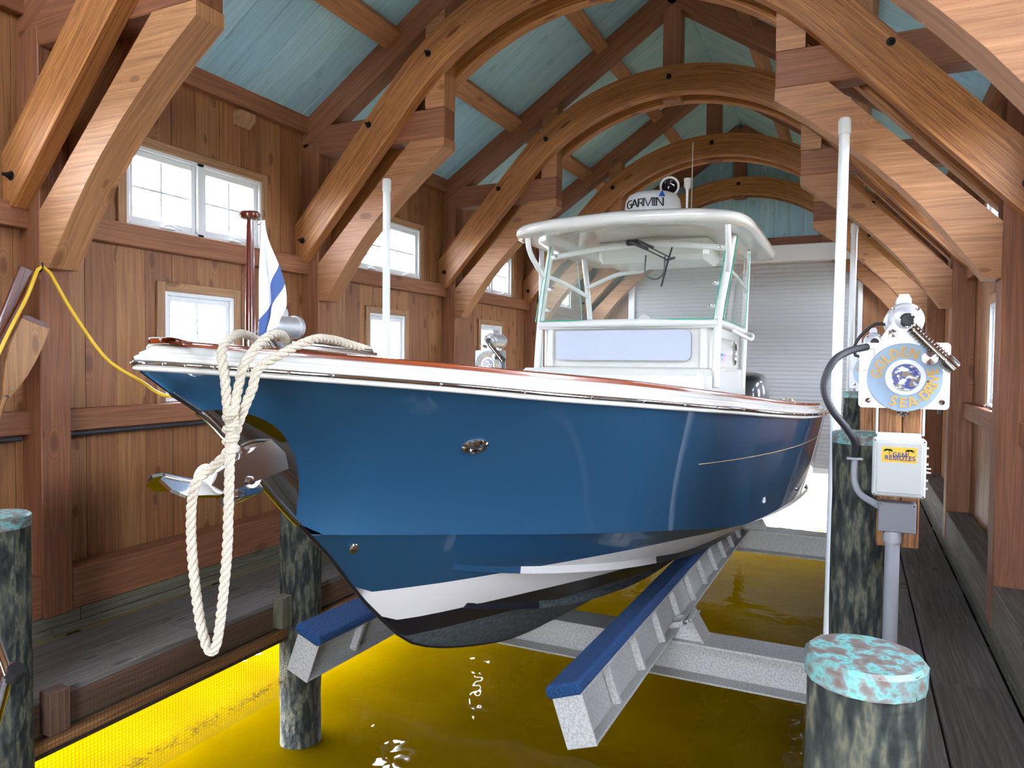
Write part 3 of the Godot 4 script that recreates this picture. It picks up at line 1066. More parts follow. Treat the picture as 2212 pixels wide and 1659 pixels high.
func rail_path() -> Array:
	# plan of the rail from the middle of the transom round the bow and back: [point, outward normal]
	var port := []
	for i in 15:
		port.append(1.40 + 0.5 * (float(i) / 14.0) ** 2)
	for i in range(1, 34): port.append(1.90 + (ZS - 0.3 - 1.90) * i / 33.0)
	for i in range(1, 9): port.append(ZS - 0.3 + 0.3 * sin(PI / 2 * i / 8.0))
	var pts := [Vector3(0, tab(RAIL_Y, ZS), -ZS)]
	for i in range(port.size() - 1, -1, -1): pts.append(Vector3(rail_x(port[i]), tab(RAIL_Y, port[i]), -port[i]))
	pts[-1].x = 0.0
	for i in range(1, port.size()): pts.append(Vector3(-rail_x(port[i]), tab(RAIL_Y, port[i]), -port[i]))
	pts.append(Vector3(0, tab(RAIL_Y, ZS), -ZS))
	var o := []
	for i in pts.size():
		var d: Vector3 = pts[mini(i + 1, pts.size() - 1)] - pts[maxi(i - 1, 0)]
		o.append([pts[i], Vector3(-d.z, 0, d.x).normalized() * -1.0])
	return o

func sweep(path: Array, prof: Array, uv := Vector2(0.12, 0.05)) -> MB:
	var m := MB.new()
	var g := []
	for e in path:
		var row := []
		for p in prof: row.append(e[0] + e[1] * p[0] + Vector3(0, p[1] * gh(-e[0].z), 0))
		g.append(row)
	m.grid(g, false, Vector2.ZERO, uv)
	return m

func build_boat() -> void:
	var t := thing("motor_boat", "blue hulled centre console motor boat with white hardtop and varnished toe rail", "boat")
	# hull
	var zs := stations(1.402, ZS, 70, 1.25)
	var m := skin(zs, func(z): return lerp_sec(z, 0.0, 1.0, 16, func(q, v):
		var lo := side_pt(q, 0.0).y
		var y0: float = lo if q < 2.1 else maxf(lo, line1(q))
		var hi := side_pt(q, 1.0).y
		return side_at(q, lerpf(y0, hi, v))), 16)
	var hull := put(m, "topsides", "hull_blue", t, "glossy metallic blue topsides")
	for s in [-1.0, 1.0]:
		m = skin(stations(5.2, ZS, 20), func(z): return lerp_sec(z, side_pt(z, 0.0).y, maxf(side_pt(z, 0.0).y, line1(z)), 2, func(q, y): return side_at(q, y)), 2, [s])
		put(m, "boot_stripe", "boot_white", hull)
	# step under the chine
	m = skin(stations(2.1, ZS, 50), func(z):
		var a := bottom_pt(z, tab(CHINE_Y, z))
		return [a, side_pt(z, 0.0)], 1)
	put(m, "chine_step", "hull_blue", hull)
	var bz := stations(2.1, ZS, 60, 1.1)
	m = skin(bz, func(z): return lerp_sec(z, clampf(line1(z), tab(STEM, z), tab(CHINE_Y, z)), tab(CHINE_Y, z), 6, func(q, y): return bottom_pt(q, y)), 6)
	put(m, "forefoot", "hull_blue", hull)
	m = skin(bz, func(z): return lerp_sec(z, clampf(line2(z), tab(STEM, z), tab(CHINE_Y, z)), clampf(line1(z), tab(STEM, z), tab(CHINE_Y, z)), 5, func(q, y): return bottom_pt(q, y)), 5)
	put(m, "boot_stripe", "boot_white", hull)
	m = skin(bz, func(z): return lerp_sec(z, clampf(line2(z) - 0.1 - 0.02 * (z - 2.6), tab(STEM, z), tab(CHINE_Y, z)), clampf(line2(z), tab(STEM, z), tab(CHINE_Y, z)), 3, func(q, y): return bottom_pt(q, y)), 3)
	put(m, "bottom_paint", "bottom_black", hull)
	m = skin(bz, func(z): return lerp_sec(z, tab(STEM, z), clampf(line2(z) - 0.1 - 0.02 * (z - 2.6), tab(STEM, z), tab(CHINE_Y, z)), 8, func(q, y): return bottom_pt(q, y)), 8)
	put(m, "bottom_paint", "antifouling", hull, "scuffed grey antifouling paint")
	# keel rub strip, spray rails
	for fr in [0.36, 0.68]:
		var z := 2.72 if fr > 0.5 else 2.95
		var parts := {}
		while z < 8.4:
			for s in [-1.0, 1.0]:
				var q := []
				for e in [z, z + 0.1]:
					var yk := tab(STEM, e); var yc := tab(CHINE_Y, e)
					var grow := smoothstep(0.0, 0.6, e - (2.72 if fr > 0.5 else 2.95))
					var a := bottom_pt(e, lerpf(yk, yc, fr + 0.05))
					var c := bottom_pt(e, lerpf(yk, yc, fr))
					var d := Vector2(a.x + 0.004, c.y - 0.004).lerp(c, 1.0 - grow)
					q.append([Vector3(a.x * s, a.y, -e), Vector3(d.x * s, d.y, -e), Vector3(c.x * s, c.y, -e)])
				var yy: float = q[0][1].y
				var key := "hull_blue" if yy > line1(z) else "boot_white" if yy > line2(z) else "bottom_black" if yy > line2(z) - 0.1 - 0.02 * (z - 2.6) else "antifouling"
				var col := key
				key = key + ("a" if s < 0 else "b") + ("c" if z > 4.4 else "")
				if not parts.has(key): parts[key] = [MB.new(), col]
				var fl := Vector2.ZERO
				parts[key][0].poly([q[0][0], q[0][1], q[1][1], q[1][0]], Vector3(s, 0.1, 0).normalized(), [fl, fl, fl, fl])
				parts[key][0].poly([q[0][1], q[0][2], q[1][2], q[1][1]], Vector3(0.2 * s, -1, 0).normalized(), [fl, fl, fl, fl])
			z += 0.1
		for key in parts: put(parts[key][0], "spray_rail", parts[key][1], hull)
	m = MB.new()
	var keel := []
	for z in stations(1.5, 8.6, 60): keel.append(Vector3(0, tab(STEM, z) + 0.004, -z))
	m.tube(keel, 0.009, 8)
	put(m, "stem_band", "bottom_black", hull)
	m = MB.new()   # transom
	var ring := []
	for s in [1.0, -1.0]:
		var half := []
		half.append(Vector2(0.0, tab(STEM, ZS)))
		half.append(side_pt(ZS, 0.0))
		half.append(side_pt(ZS, 1.0))
		if s < 0: half.reverse()
		for p in half: ring.append(Vector3(p.x * s, p.y, -ZS))
	m.fan(ring, Vector3(0, 0, -1))
	put(m, "transom", "gelcoat", hull)
	# rail mouldings
	var path := rail_path()
	put(sweep(path, [[-0.03, -0.03], [0.002, -0.03], [0.014, -0.027], [0.019, -0.020], [0.016, -0.013], [0.01, -0.010]]), "lower_moulding", "gelcoat", t)
	put(sweep(path, [[0.008, -0.011], [0.02, -0.009], [0.026, 0.0], [0.02, 0.009], [0.008, 0.011]]), "rub_rail", "chrome", t, "bright steel rub rail with screws")
	put(sweep(path, [[0.008, 0.010], [0.014, 0.012], [0.015, 0.022], [0.009, 0.027], [0.002, 0.03], [0.0, 0.038], [-0.007, 0.042], [-0.014, 0.045], [-0.024, 0.058], [-0.034, 0.066], [-0.05, 0.07], [-0.075, 0.071]]), "gunwale", "gelcoat", t)
	var teak_path := path.slice(11, path.size() - 11)
	put(sweep(teak_path, [[-0.056, 0.068], [-0.054, 0.084], [-0.06, 0.090], [-0.083, 0.094], [-0.103, 0.09], [-0.11, 0.084], [-0.11, 0.066]], Vector2(0.1, 0.01)), "toe_rail", "teak", t, "varnished wooden toe rail")
	for i in range(6, path.size() - 6, 2):
		var p: Vector3 = path[i][0]
		if p.x < 0.02 or p.z < -7.5: continue
		var sc := MB.new()
		sc.lathe(look(path[i][1], p + path[i][1] * 0.028), [Vector2(0.006, -0.004), Vector2(0.006, 0.002), Vector2(0.003, 0.004), Vector2(0.0, 0.004)], 8)
		put(sc, "screw", "chrome", t)
	# deck
	m = MB.new()
	var g := []
	for z in stations(1.50, 5.75, 26):
		var row := []
		var w := maxf(rail_x(z) - 0.07, 0.004)
		for i in 9: row.append(Vector3(w * (i / 4.0 - 1.0), tab(RAIL_Y, z) + 0.069 * gh(z) + 0.015 * (1.0 - (i / 4.0 - 1.0) ** 2), -z))
		row.reverse()
		g.append(row)
	for r in g: r.reverse()
	m.grid(g)
	var deck := put(m, "foredeck", "gelcoat", t)
	for s in [-1.0, 1.0]:
		m = MB.new()
		var a := []
		for z in stations(5.7, ZS - 0.05, 24):
			var w := rail_x(z)
			var y := tab(RAIL_Y, z)
			var row := [Vector3((w - 0.07) * s, y + 0.07 * gh(z), -z), Vector3((w - 0.27) * s, y + 0.07 * gh(z), -z), Vector3((w - 0.29) * s, y + 0.055, -z), Vector3((w - 0.28) * s, 0.75, -z)]
			if s > 0: row.reverse()
			a.append(row)
		m.grid(a)
		put(m, "side_deck", "gelcoat", t)
	m = MB.new()
	m.abox(Vector3(-1.25, 0.72, -ZS + 0.05), Vector3(1.25, 0.76, -5.6), 0.0)
	m.abox(Vector3(-1.22, 0.75, -5.78), Vector3(1.22, 1.42, -5.7), 0.02)
	m.abox(Vector3(-1.25, 0.75, -ZS + 0.03), Vector3(1.25, 1.31, -ZS + 0.45), 0.05)
	put(m, "cockpit", "gelcoat", t)
	build_console(t)
	build_hardtop(t)
	build_bow(t)
	# outboard motors
	for s in [-1.0, 1.0]:
		m = MB.new()
		var rows := []
		for e in [[0.0, 0.0, 1.63], [0.45, 0.5, 1.625], [0.75, 0.78, 1.6], [0.92, 0.93, 1.54], [1.0, 1.0, 1.42], [1.0, 1.0, 1.3], [0.94, 0.95, 1.2], [0.8, 0.8, 1.15]]:
			var row := []
			for j in 29:
				var a := TAU * j / 28.0
				var cx: float = signf(cos(a)) * pow(absf(cos(a)), 0.6) * 0.29 * e[0]
				var cz: float = signf(sin(a)) * pow(absf(sin(a)), 0.6) * 0.44 * e[1]
				row.append(Vector3(0.6 * s + cx, e[2] - 0.06 * cz, -9.25 + cz))
			rows.append(row)
		rows.reverse()
		m.grid(rows, true)
		var eng := put(m, "outboard_cowling", "cowling", t, "black outboard cowling")
		m = MB.new()
		m.abox(Vector3(0.6 * s - 0.24, 1.17, -9.6), Vector3(0.6 * s + 0.24, 1.22, -8.9), 0.02)
		put(m, "cowling_trim", "steel", eng)
		m = MB.new()
		m.abox(Vector3(0.6 * s - 0.12, 0.0, -9.35), Vector3(0.6 * s + 0.12, 1.18, -8.95), 0.05)
		m.abox(Vector3(0.6 * s - 0.2, 0.75, -8.98), Vector3(0.6 * s + 0.2, 1.2, -8.7), 0.04)
		m.abox(Vector3(0.6 * s - 0.04, -0.35, -9.4), Vector3(0.6 * s + 0.04, 0.02, -9.05), 0.015)
		put(m, "outboard_leg", "black_plastic", eng)
	# fittings through the hull
	var f := side_at(2.62, 1.40)
	m = MB.new()
	var fx := Transform3D(Basis(Vector3(0.55, 0.12, -0.83).normalized(), 0.0), Vector3.ZERO)
	var out_dir := Vector3(0.80, -0.35, 0.48).normalized()
	var xf := look(out_dir, Vector3(f.x, f.y, -2.62))
	xf.basis = Basis(Vector3(0.5, 0.0, -0.86).normalized(), out_dir, Vector3(0.5, 0.0, -0.86).normalized().cross(out_dir).normalized())
	xf.basis = xf.basis * Basis.from_scale(Vector3(1.9, 1, 1))
	m.lathe(xf, [Vector2(0.033, -0.01), Vector2(0.034, 0.006), Vector2(0.028, 0.014), Vector2(0.018, 0.016), Vector2(0.014, 0.004), Vector2(0.0, 0.003)], 22)
	put(m, "drain_fitting", "chrome", hull, "oval chrome fitting in the topsides")
	var bp := bottom_pt(2.26, 1.02)
	m = MB.new()
	m.lathe(look(Vector3(0.9, -0.2, 0.3), Vector3(bp.x + 0.002, 1.02, -2.26)), [Vector2(0.02, -0.004), Vector2(0.021, 0.006), Vector2(0.014, 0.012), Vector2(0.0, 0.013)], 16)
	put(m, "drain_fitting", "chrome", hull, "small round chrome fitting near the stem")
	for q in [[7.0, 0.62], [7.9, 0.50]]:
		f = side_at(q[0], q[1])
		m = MB.new()
		m.lathe(look(Vector3(1, 0, 0.1), Vector3(f.x, f.y, -q[0])), [Vector2(0.022, -0.01), Vector2(0.022, 0.012), Vector2(0.012, 0.014), Vector2(0.012, -0.01)], 14)
		put(m, "drain_fitting", "chrome", hull, "black and chrome outlet near the stern")
	# thin gold pin line aft
	m = MB.new()
	var pin := []
	for z in stations(4.3, 7.9, 40):
		var p := side_at(z, 1.155 - 0.05 * (z - 4.3) + 0.004 * (z - 4.3) ** 2)
		pin.append(Vector3(p.x + 0.0005, p.y, -z))
	m.tube(pin, 0.0022, 5)
	put(m, "pin_stripe", "ink_gold", hull, "thin gold line on the aft topsides")
	# stern cleat and yellow cap
	m = MB.new()
	m.lathe(at(1.27, 1.395, -6.55), [Vector2(0.022, 0.0), Vector2(0.022, 0.03), Vector2(0.0, 0.035)], 14)
	put(m, "deck_cap", "plastic_yellow", t, "small yellow cap on the side deck")
	m = MB.new()
	m.abox(Vector3(1.24, 1.34, -7.5), Vector3(1.3, 1.37, -7.44), 0.01)
	m.abox(Vector3(1.24, 1.34, -7.36), Vector3(1.3, 1.37, -7.3), 0.01)
	m.tube([Vector3(1.27, 1.38, -7.62), Vector3(1.27, 1.38, -7.18)], 0.014, 10)
	put(m, "cleat", "chrome", t)

func tube_part(t: Node, called: String, pts: Array, r: float, mt := "white_tube", label := "") -> MeshInstance3D:
	var m := MB.new()
	m.tube(curve(pts, 0.04), r, 12)
	return put(m, called, mt, t, label)

func build_console(t: Node3D) -> void:
	var m := MB.new()
	var pr := func(hw: float, za: float, zb: float, y0: float, y1: float, b: float) -> void:
		m.abox(Vector3(-hw, y0, -zb), Vector3(hw, y1, -za), b)
	pr.call(0.80, 6.06, 7.9, 0.75, 1.70, 0.03)
	pr.call(0.765, 6.14, 7.62, 1.68, 2.07, 0.03)
	# recessed frame round the front cushion
	m.abox(Vector3(-0.72, 1.70, -6.16), Vector3(-0.655, 2.05, -6.115), 0.015)
	m.abox(Vector3(0.655, 1.70, -6.16), Vector3(0.72, 2.05, -6.115), 0.015)
	m.abox(Vector3(-0.80, 2.04, -6.5), Vector3(0.80, 2.085, -6.1), 0.02)
	var c := put(m, "console", "gelcoat", t)
	m = MB.new()
	var rc := PackedVector2Array()
	for q in [[0.54, 1.975, 0.0], [-0.565, 1.975, 0.5], [-0.565, 1.815, 1.0], [0.54, 1.815, 1.5]]:
		for k in 6:
			var a: float = PI * (q[2] + 0.1 * k)
			rc.append(Vector2(q[0] + 0.05 * cos(a), q[1] + 0.05 * sin(a) + 0.012 * (1.0 - (q[0] / 0.6) ** 2)))
	m.prism(rc, at(0, 0, -6.14), 0.055)
	put(m, "front_cushion", "cushion", c, "pale blue grey backrest on the console front")
	m = MB.new()
	m.abox(Vector3(-0.78, 1.0, -6.08), Vector3(0.78, 1.695, -5.62), 0.05)
	put(m, "forward_seat", "gelcoat", c)
	# side of the console: port light, glove tray, stickers
	m = MB.new()
	var px := Transform3D(Basis(Vector3(0, 0, -0.55), Vector3(1, 0, 0), Vector3(0, -1, 0)), Vector3(0.768, 1.845, -7.28))
	m.lathe(px, [Vector2(0.065, -0.004), Vector2(0.12, 0.0), Vector2(0.122, 0.01), Vector2(0.10, 0.016), Vector2(0.085, 0.004)], 26)
	var pl := put(m, "port_light", "steel", c)
	m = MB.new()
	m.lathe(px, [Vector2(0.09, 0.003), Vector2(0.0, 0.004)], 26)
	put(m, "port_glass", "ink_black", pl)
	m = MB.new()
	m.abox(Vector3(0.76, 1.96, -7.2), Vector3(0.795, 2.05, -6.35), 0.015)
	put(m, "side_tray", "gelcoat", c)
	var col := ["sticker_red", "sticker_red", "sticker_blue", "sticker_pink"]
	for k in 4:
		var z: float = [6.40, 6.40, 6.56, 6.72][k]
		var y: float = [1.90, 1.80, 1.79, 1.785][k]
		m = MB.new()
		m.abox(Vector3(0.765, y - 0.045, -z - 0.05), Vector3(0.7675, y + 0.045, -z + 0.05))
		var st := put(m, "sticker", "sticker_white", c, "small safety sticker")
		m = MB.new()
		m.abox(Vector3(0.767, y + 0.02, -z - 0.05), Vector3(0.7685, y + 0.045, -z + 0.05))
		m.abox(Vector3(0.767, y - 0.045, -z - 0.05), Vector3(0.7685, y + 0.045, -z - 0.042))
		m.abox(Vector3(0.767, y - 0.045, -z + 0.042), Vector3(0.7685, y + 0.045, -z + 0.05))
		m.abox(Vector3(0.767, y - 0.018, -z - 0.02), Vector3(0.7685, y + 0.008, -z + 0.02))
		put(m, "sticker_print", col[k], st)
	# things on the dash
	m = MB.new()
	m.lathe(at(0.1, 2.075, -6.42), [Vector2(0.075, 0.0), Vector2(0.072, 0.04), Vector2(0.055, 0.085), Vector2(0.03, 0.105), Vector2(0.0, 0.11)], 22)
	put(m, "compass", "gelcoat", c, "white compass dome on the dash")
	m = MB.new()
	m.abox(Vector3(-0.7, 1.5, -7.95), Vector3(0.7, 2.12, -7.75), 0.05)
	put(m, "helm_seat", "gelcoat", c)
	m = MB.new()
	m.abox(Vector3(-0.45, 2.085, -7.1), Vector3(0.28, 2.125, -6.6), 0.02)
	put(m, "dash_pod", "gelcoat", c)
	m = MB.new()
	m.tube(curve([Vector3(-0.2, 2.13, -7.0), Vector3(0.15, 2.14, -6.95), Vector3(0.3, 2.10, -6.9)], 0.03), 0.012, 8)
	put(m, "dash_trim", "teak", c)
	# tubes
	for s in [-1.0, 1.0]:
		tube_part(t, "front_leg", [Vector3(0.80 * s, 1.55, -6.07), Vector3(0.80 * s, 2.1, -6.15), Vector3(0.83 * s, 2.55, -6.36), Vector3(0.85 * s, 2.88, -6.52)], 0.032)
		tube_part(t, "rear_leg", [Vector3(0.80 * s, 1.5, -7.62), Vector3(0.82 * s, 2.2, -7.58), Vector3(0.85 * s, 2.88, -7.45)], 0.03)
		tube_part(t, "top_brace", [Vector3(0.835 * s, 2.52, -6.35), Vector3(0.86 * s, 2.62, -6.22), Vector3(0.88 * s, 2.76, -6.06), Vector3(0.88 * s, 2.89, -6.02)], 0.024)
		tube_part(t, "side_bar", [Vector3(0.83 * s, 2.56, -6.38), Vector3(0.835 * s, 2.52, -7.0), Vector3(0.84 * s, 2.46, -7.55)], 0.022)
		tube_part(t, "base_rail", [Vector3(0.80 * s, 2.085, -6.14), Vector3(0.815 * s, 2.08, -6.6), Vector3(0.815 * s, 2.06, -7.6)], 0.03)
		tube_part(t, "grab_handle", [Vector3(0.82 * s, 2.05, -6.75), Vector3(0.90 * s, 2.0, -6.85), Vector3(0.92 * s, 1.98, -7.3), Vector3(0.91 * s, 2.03, -7.45), Vector3(0.82 * s, 2.05, -7.5)], 0.017)
		for q in [[0.807, 2.22, 6.2], [0.82, 2.42, 6.29], [0.845, 2.74, 6.44]]:
			m = MB.new()
			m.beam(Vector3(q[0] * s, q[1], -q[2]), Vector3((q[0] - 0.09) * s, q[1] + 0.005, -q[2] + 0.015), 0.012, 0.03, Vector3.UP, 0.004)
			var cl := put(m, "glass_clamp", "white_tube", t)
			m = MB.new()
			m.lathe(look(Vector3(0, 0.3, 1), Vector3((q[0] - 0.085) * s, q[1] + 0.01, -q[2] + 0.025)), [Vector2(0.016, -0.01), Vector2(0.016, 0.008), Vector2(0.008, 0.018), Vector2(0.0, 0.019)], 10)
			put(m, "clamp_knob", "chrome", cl)
	tube_part(t, "dash_rail", [Vector3(-0.80, 2.085, -6.12), Vector3(0, 2.09, -6.08), Vector3(0.80, 2.085, -6.12)], 0.034)
	tube_part(t, "cross_bar", [Vector3(-0.84, 2.74, -6.46), Vector3(-0.4, 2.80, -6.48), Vector3(0.0, 2.82, -6.48), Vector3(0.4, 2.80, -6.48), Vector3(0.84, 2.74, -6.46)], 0.026)
	tube_part(t, "rear_bar", [Vector3(-0.83, 2.55, -7.5), Vector3(-0.5, 2.68, -7.5), Vector3(-0.2, 2.72, -7.5), Vector3(-0.12, 2.86, -7.5)], 0.022)
	# windscreen
	var panes := [[Vector3(-0.775, 2.115, -6.075), Vector3(0.775, 2.115, -6.075), Vector3(0.82, 2.84, -6.42), Vector3(-0.82, 2.84, -6.42)]]
	for s in [-1.0, 1.0]: panes.append([Vector3(0.845 * s, 2.115, -6.14), Vector3(0.845 * s, 2.10, -7.42), Vector3(0.885 * s, 2.82, -7.35), Vector3(0.885 * s, 2.84, -6.52)])
	var z4 := [Vector2.ZERO, Vector2.ZERO, Vector2.ZERO, Vector2.ZERO]
	for p in panes:
		m = MB.new()
		m.poly(p, (p[1] - p[0]).cross(p[3] - p[0]).normalized(), z4)
		var gl := put(m, "windscreen_pane", "wind_glass", t)
		m = MB.new()
		for k in [0, 1, 3]: m.tube([p[k], p[(k + 1) % 4]], 0.0045, 6)
		put(m, "pane_edge", "glass_edge", gl)
	# wiper
	m = MB.new()
	m.abox(Vector3(-0.06, 2.80, -6.40), Vector3(0.06, 2.85, -6.34), 0.01)
	m.beam(Vector3(-0.02, 2.83, -6.35), Vector3(0.15, 2.75, -6.32), 0.03, 0.03, Vector3.UP, 0.005)
	m.beam(Vector3(0.06, 2.83, -6.35), Vector3(0.2, 2.76, -6.32), 0.025, 0.025, Vector3.UP, 0.005)
	m.tube([Vector3(0.0, 2.82, -6.34), Vector3(0.35, 2.635, -6.25)], 0.006, 6)
	m.tube([Vector3(0.07, 2.82, -6.34), Vector3(0.38, 2.65, -6.25)], 0.006, 6)
	m.tube([Vector3(0.37, 2.75, -6.30), Vector3(0.355, 2.64, -6.24), Vector3(0.32, 2.40, -6.14)], 0.008, 6)
	m.beam(Vector3(0.33, 2.635, -6.25), Vector3(0.41, 2.655, -6.25), 0.02, 0.02, Vector3.UP, 0.004)
	put(m, "wiper", "black_plastic", t, "black windscreen wiper on double arm")

func hard_ring(inset: float, y: float, n := 64) -> Array:
	var row := []
	for j in n + 1:
		var a := TAU * j / n
		var cx := signf(cos(a)) * pow(absf(cos(a)), 0.24)
		var cz := signf(sin(a)) * pow(absf(sin(a)), 0.24)
		var hw := 1.055 - inset
		var hl := 1.32 - inset
		var x := cx * maxf(hw, 0.0)
		var z := -7.14 + cz * maxf(hl, 0.0)
		if cz > 0.0: z -= 0.07 * (cx * cx) * cz
		row.append(Vector3(x, y - 0.05 * cx * cx * (1.0 if inset < 0.9 else 0.0) * (1.0 - inset * 0.5), z))
	return row

func build_hardtop(t: Node3D) -> void:
	var rows := []
	for e in [[1.055, 2.955], [0.55, 2.955], [0.3, 2.95], [0.27, 2.91], [0.24, 2.875], [0.06, 2.872], [0.015, 2.885], [0.0, 2.91], [0.0, 2.945], [0.02, 2.972], [0.10, 2.995], [0.35, 3.03], [0.7, 3.055], [1.055, 3.06]]:
		rows.append(hard_ring(e[0], e[1] + 0.03))
	var m := MB.new()
	m.grid(rows, true)
	var h := put(m, "hardtop", "gelcoat", t, "white moulded hardtop")
	m = MB.new()
	m.abox(Vector3(-0.55, 2.74, -7.7), Vector3(0.55, 2.985, -7.0), 0.05)
	put(m, "overhead_locker", "gelcoat", h)
	# speaker grille under the front edge
	var sx := Transform3D(Basis(Vector3(1.35, 0, 0), Vector3(0, -1, 0.15), Vector3(0, 0.15, 1)), Vector3(-0.64, 2.90, -5.98))
	m = MB.new()
	m.lathe(sx, [Vector2(0.07, -0.01), Vector2(0.07, 0.006), Vector2(0.06, 0.012), Vector2(0.0, 0.013)], 22)
	var sp := put(m, "speaker", "gelcoat", h)
	m = MB.new()
	for k in 4: m.box(sx * at(0, 0.013, -0.03 + 0.02 * k), Vector3(0.075 - 0.01 * absf(k - 1.5), 0.003, 0.007))
	put(m, "speaker_slot", "ink_black", sp)
	# radar dome with lettering
	m = MB.new()
	var c := Vector3(0.0, 3.09, -7.05)
	m.lathe(Transform3D(Basis(), c), [Vector2(0.24, 0.0), Vector2(0.277, 0.02), Vector2(0.277, 0.08), Vector2(0.275, 0.15), Vector2(0.262, 0.24), Vector2(0.235, 0.285), Vector2(0.18, 0.31), Vector2(0.09, 0.325), Vector2(0.0, 0.328)], 44)
	var dome := put(m, "radar_dome", "dome_grey", h, "white radar dome with black lettering")
	var word := "GARMIN"
	var lm := MB.new()
	var an := -0.83
	for k in 6:
		var wd: float = [0.86, 0.86, 0.76, 1.0, 0.34, 0.9][k]
		an += wd * 0.155
		var dir := Vector3(sin(an), 0, cos(an))
		lm.text(word[k], Transform3D(Basis(Vector3(cos(an), 0, -sin(an)) * 1.3, Vector3(0, 1, 0), dir), c + dir * 0.2735 + Vector3(0, 0.178, 0)), 0.08, 0.006, false)
		an += wd * 0.155
	put(lm, "lettering", "ink_black", dome)
	m = MB.new()
	an = 0.56
	var dir := Vector3(sin(an), 0, cos(an))
	m.prism(PackedVector2Array([Vector2(-0.033, 0), Vector2(0.033, 0), Vector2(0, 0.056)]), Transform3D(Basis(Vector3(cos(an), 0, -sin(an)), Vector3(0, 1, -0.1), dir), c + dir * 0.266 + Vector3(0, 0.232, 0)), 0.008)
	put(m, "triangle_mark", "ink_blue", dome)
	# searchlight and mast light
	var sl := Vector3(0.115, 3.5, -7.25)
	var fd := Vector3(0.22, 0.0, 1).normalized()
	m = MB.new()
	m.lathe(look(fd, sl), [Vector2(0.0, -0.12), Vector2(0.06, -0.11), Vector2(0.095, -0.06), Vector2(0.1, 0.04), Vector2(0.097, 0.055), Vector2(0.078, 0.05), Vector2(0.075, 0.03)], 30)
	m.abox(sl + Vector3(-0.05, -0.45, -0.06), sl + Vector3(0.05, -0.09, 0.04), 0.015)
	var li := put(m, "searchlight", "gelcoat", h, "round white searchlight behind the dome")
	m = MB.new()
	m.lathe(look(fd, sl), [Vector2(0.077, 0.035), Vector2(0.05, 0.02), Vector2(0.02, 0.022), Vector2(0.018, 0.04), Vector2(0.0, 0.042)], 24)
	put(m, "searchlight_lens", "lens", li)
	m = MB.new()
	m.lathe(at(0.27, 3.05, -7.35), [Vector2(0.014, 0.0), Vector2(0.014, 0.43), Vector2(0.034, 0.46), Vector2(0.034, 0.51), Vector2(0.038, 0.512), Vector2(0.038, 0.545), Vector2(0.0, 0.55)], 14)
	put(m, "mast_light", "gelcoat", h)
	m = MB.new()
	m.tube([Vector3(0.26, 3.02, -7.6), Vector3(0.267, 4.02, -7.6)], 0.006, 8, true, [0.007, 0.004])
	put(m, "antenna", "gelcoat", h)
	m = MB.new()
	m.tube(curve([Vector3(0.44, 3.05, -7.5), Vector3(0.46, 3.10, -7.5), Vector3(0.52, 3.10, -7.5), Vector3(0.54, 3.05, -7.5)], 0.02), 0.014, 8)
	put(m, "lifting_eye", "steel", h)
	m = MB.new()
	m.tube(curve([Vector3(-0.05, 2.8, -7.0), Vector3(-0.05, 2.62, -7.0), Vector3(0.05, 2.56, -7.0), Vector3(0.13, 2.62, -7.0), Vector3(0.14, 2.78, -7.0)], 0.02), 0.009, 8)
	put(m, "microphone_cord", "black_plastic", h)

func build_bow(t: Node3D) -> void:
	# polished plate that shields the stem
	var m := MB.new()
	var edge := [[1.60, 1.594], [1.66, 1.592], [1.75, 1.575], [1.86, 1.52], [1.94, 1.44], [1.99, 1.36], [2.02, 1.27], [2.02, 1.20]]
	for s in [-1.0, 1.0]:
		var g := []
		for z in stations(1.60, 2.02, 26):
			var row := []
			var lo := tab(STEM, z)
			var hi := maxf(tab(edge, z), lo + 0.001)
			for i in 9:
				var p := side_at(z, lerpf(lo, hi, i / 8.0))
				row.append(Vector3((p.x + 0.004) * s, p.y - 0.002, -z))
			if s < 0: row.reverse()
			g.append(row)
		m.grid(g)
	var keel := []
	for z in stations(1.60, 2.04, 14): keel.append(Vector3(0, tab(STEM, z) - 0.002, -z))
	m.tube(keel, 0.013, 10)
	put(m, "stem_plate", "chrome", t, "polished steel plate round the stem")
	# roller bracket
	m = MB.new()
	for s in [-1.0, 1.0]:
		m.prism(PackedVector2Array([Vector2(1.90, 1.50), Vector2(1.94, 1.37), Vector2(1.66, 1.33), Vector2(1.61, 1.36), Vector2(1.63, 1.40)]), Transform3D(Basis(Vector3(0, 0, -1), Vector3(0, 1, 0), Vector3(1, 0, 0)), Vector3(0.045 * s - 0.004, 0, 0)), 0.008)
	m.beam(Vector3(0, 1.475, -1.86), Vector3(0, 1.395, -1.64), 0.08, 0.01, Vector3.UP)
	var br := put(m, "anchor_roller_bracket", "steel", t)
	for q in [[1.655, 1.372, 0.045], [1.785, 1.365, 0.04]]:
		m = MB.new()
		m.lathe(Transform3D(Basis(Vector3(0, 1, 0), Vector3(1, 0, 0), Vector3(0, 0, -1)), Vector3(0, q[1], -q[0])), [Vector2(0.0, -0.038), Vector2(q[2], -0.038), Vector2(q[2] * 0.6, 0.0), Vector2(q[2], 0.038), Vector2(0.0, 0.038)], 20)
		put(m, "roller", "roller_white", br)
	m = MB.new()
	m.lathe(look(Vector3(1, 0, 0), Vector3(0.048, 1.355, -1.76)), [Vector2(0.014, 0.0), Vector2(0.014, 0.012), Vector2(0.0, 0.014)], 6)
	put(m, "roller_bolt", "chrome", br)
	# bow chock bar on the deck
	m = MB.new()
	m.beam(Vector3(0.17, 1.798, -1.80), Vector3(0.30, 1.772, -2.10), 0.03, 0.014, Vector3.UP, 0.005)
	m.tube([Vector3(0.17, 1.808, -1.82), Vector3(0.30, 1.782, -2.08)], 0.008, 8)
	put(m, "bow_chock", "steel", t)

